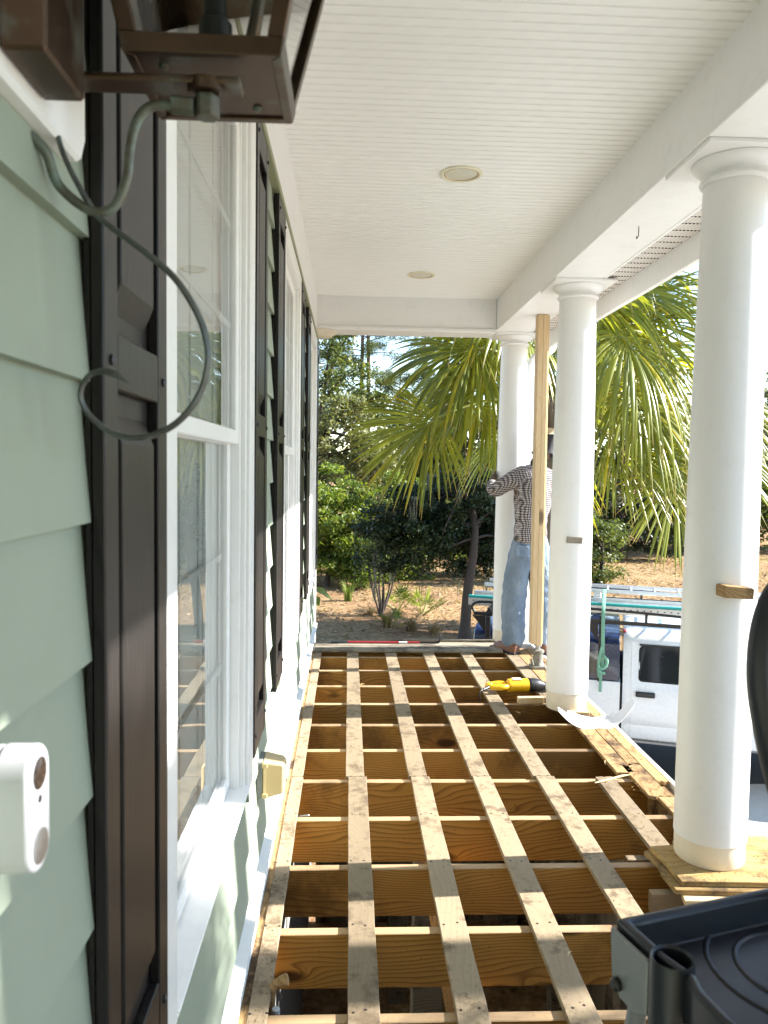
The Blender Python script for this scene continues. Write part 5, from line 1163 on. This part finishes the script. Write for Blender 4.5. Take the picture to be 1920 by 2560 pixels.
palm('cabbage palm with large drooping fan fronds beyond the farthest column', (2.42, 8.8, GZ-.05), PC, spec, 22, 3, rz=(-10, 200))
palm('tall cabbage palm out of frame whose trunk shadow crosses the sleeper strips', (5.2, 2.57, GZ-.05), (5.2, 2.60, 7.3), [], 22, 5, tr=.125, Lr=(.7, .9))
palm('shorter cabbage palm out of frame dappling the wall below the first window', (7.0, 1.50, GZ-.05), (7.0, 1.50, 4.62), [], 42, 6, tr=.14, Lr=(.6, .75), pr=(.35, .75))
# --- undergrowth
def palmetto(x, y, n_, L, label, seed):
    rg = random.Random(seed); t = thing('saw_palmetto', label, 'palmetto', (x, y, g0(x, y)), group='palmettos in the yard')
    for k in range(n_):
        az = rg.random()*6.283; el = R(rg.uniform(25, 75)); d = Vector((math.cos(az)*math.cos(el), math.sin(az)*math.cos(el), math.sin(el))); hub = d*L*.9
        V, F = frond_mesh(hub, d, Vector((-d.x, -d.y, 1.0)), L*.75, seed*50+k, .10, 100, 18)
        o = obj('frond', np_mesh('frond', V, F), 'brightleaf', t); obj('petiole', MB().tube([(0, 0, 0), tuple(hub*.5), tuple(hub)], .012, 5), 'petiole', o)
palmetto(1.35, 20.6, 7, .5, 'saw palmetto in the brown yard left of the leaning trunk', 21); palmetto(1.95, 20.2, 7, .5, 'saw palmetto nearest the leaning oak trunk', 22); palmetto(1.1, 18.6, 6, .35, 'small low palmetto just beyond the porch end', 23)
def tuft(x, y, n_, h, label, leaf, sp=.35):
    t = thing('grass_tuft', label, 'grass', (x, y, g0(x, y)), group='tufts in the yard'); V = []; F = []
    for k in range(n_):
        a = random.random()*6.283; r = random.random()*.12; l_ = h*random.uniform(.6, 1.1); b = sp*random.uniform(.3, 1.2)*l_; o = len(V); wv = .012
        for i in range(5):
            f = i/4; c = (math.cos(a)*(r+b*f*f), math.sin(a)*(r+b*f*f), l_*(f-.25*f**3)); V += [(c[0]-math.sin(a)*wv*(1-f), c[1]+math.cos(a)*wv*(1-f), c[2]), (c[0]+math.sin(a)*wv*(1-f), c[1]-math.cos(a)*wv*(1-f), c[2])]
        F += [(o+2*i, o+2*i+1, o+2*i+3, o+2*i+2) for i in range(4)]
    obj('blades', np_mesh('blades', V, F), leaf, t)['kind'] = 'stuff'
tuft(-.02, 21.8, 90, .85, 'bright green grass tuft standing alone in the brown yard', 'brightleaf')
tuft(.95, 18.6, 120, .6, 'pale dry grass clump below the palmettos', 'dryleaf', .6); tuft(1.5, 18.2, 120, .55, 'dry straw clump at the foot of the oak', 'dryleaf', .7); tuft(.55, 20, 70, .4, 'short dry tuft beside the thin branching shrub', 'dryleaf', .8); tuft(2.0, 17.9, 90, .5, 'dry tuft left of the leaning trunk', 'dryleaf', .7)
# thin bare branching shrub
bs = thing('bare_shrub', 'thin leggy shrub with bare forked stems in the yard', 'shrub', (.85, 19.8, g0(.85, 19.8)))
m = MB(); P = []
for k in range(9):
    a = random.random()*6.283; e = Vector((math.cos(a)*random.uniform(.3, .7), math.sin(a)*.4, random.uniform(1.2, 2.2))); branch(m, (0, 0, 0), e, .03, .008, .12)
    P.append(np.array(e)+RNG.normal(size=(140, 3))*np.array([.22, .22, .2]))
obj('stems', m, 'bark', bs, smooth=70); leafcards('leaves', np.concatenate(P), .09, MT['oakleaf'], bs)
# leafy plant close to the house corner
lp = thing('broad_leaf_plant', 'plant with big yellow green leaves peeking past the house corner', 'plant', (-.85, 9.3, GZ-.02))
for k, (x, y, z, az, L) in enumerate(((.46, 0, 2.44, 15, .20), (.42, -.03, 2.36, -60, .13))):
    st = MB().tube(smooth_path([(0, 0, 0), (x*.3, y*.3, z*.6), (x, y, z)], 4), [.007]*4+[.005]*4+[.003], 6); so_ = obj('stem', st, 'petiole', lp, smooth=60)
    mm = MB(); a = R(az); d = Vector((math.cos(a), math.sin(a)*.6, -.25)).normalized(); sd = Vector((-math.sin(a), math.cos(a), .5)).normalized(); nn_ = d.cross(sd)
    for i in range(9):
        f = i/8; w_ = L*.45*math.sin(math.pi*min(1, f*.93+.07))**.7*(1 if i < 8 else .05); c = Vector((x, y, z))+d*L*f-Vector((0, 0, 1))*L*.35*f*f
        for j in (-1, -.5, 0, .5, 1): mm.v.append(tuple(c+sd*w_*j*(1+.12*math.sin(f*14))+nn_*w_*.22*abs(j)))
    for i in range(8):
        for j in range(4): b_ = i*5+j; mm.f.append((b_, b_+1, b_+6, b_+5))
    lo = obj('leaf', mm, 'brightleaf', lp, smooth=80)
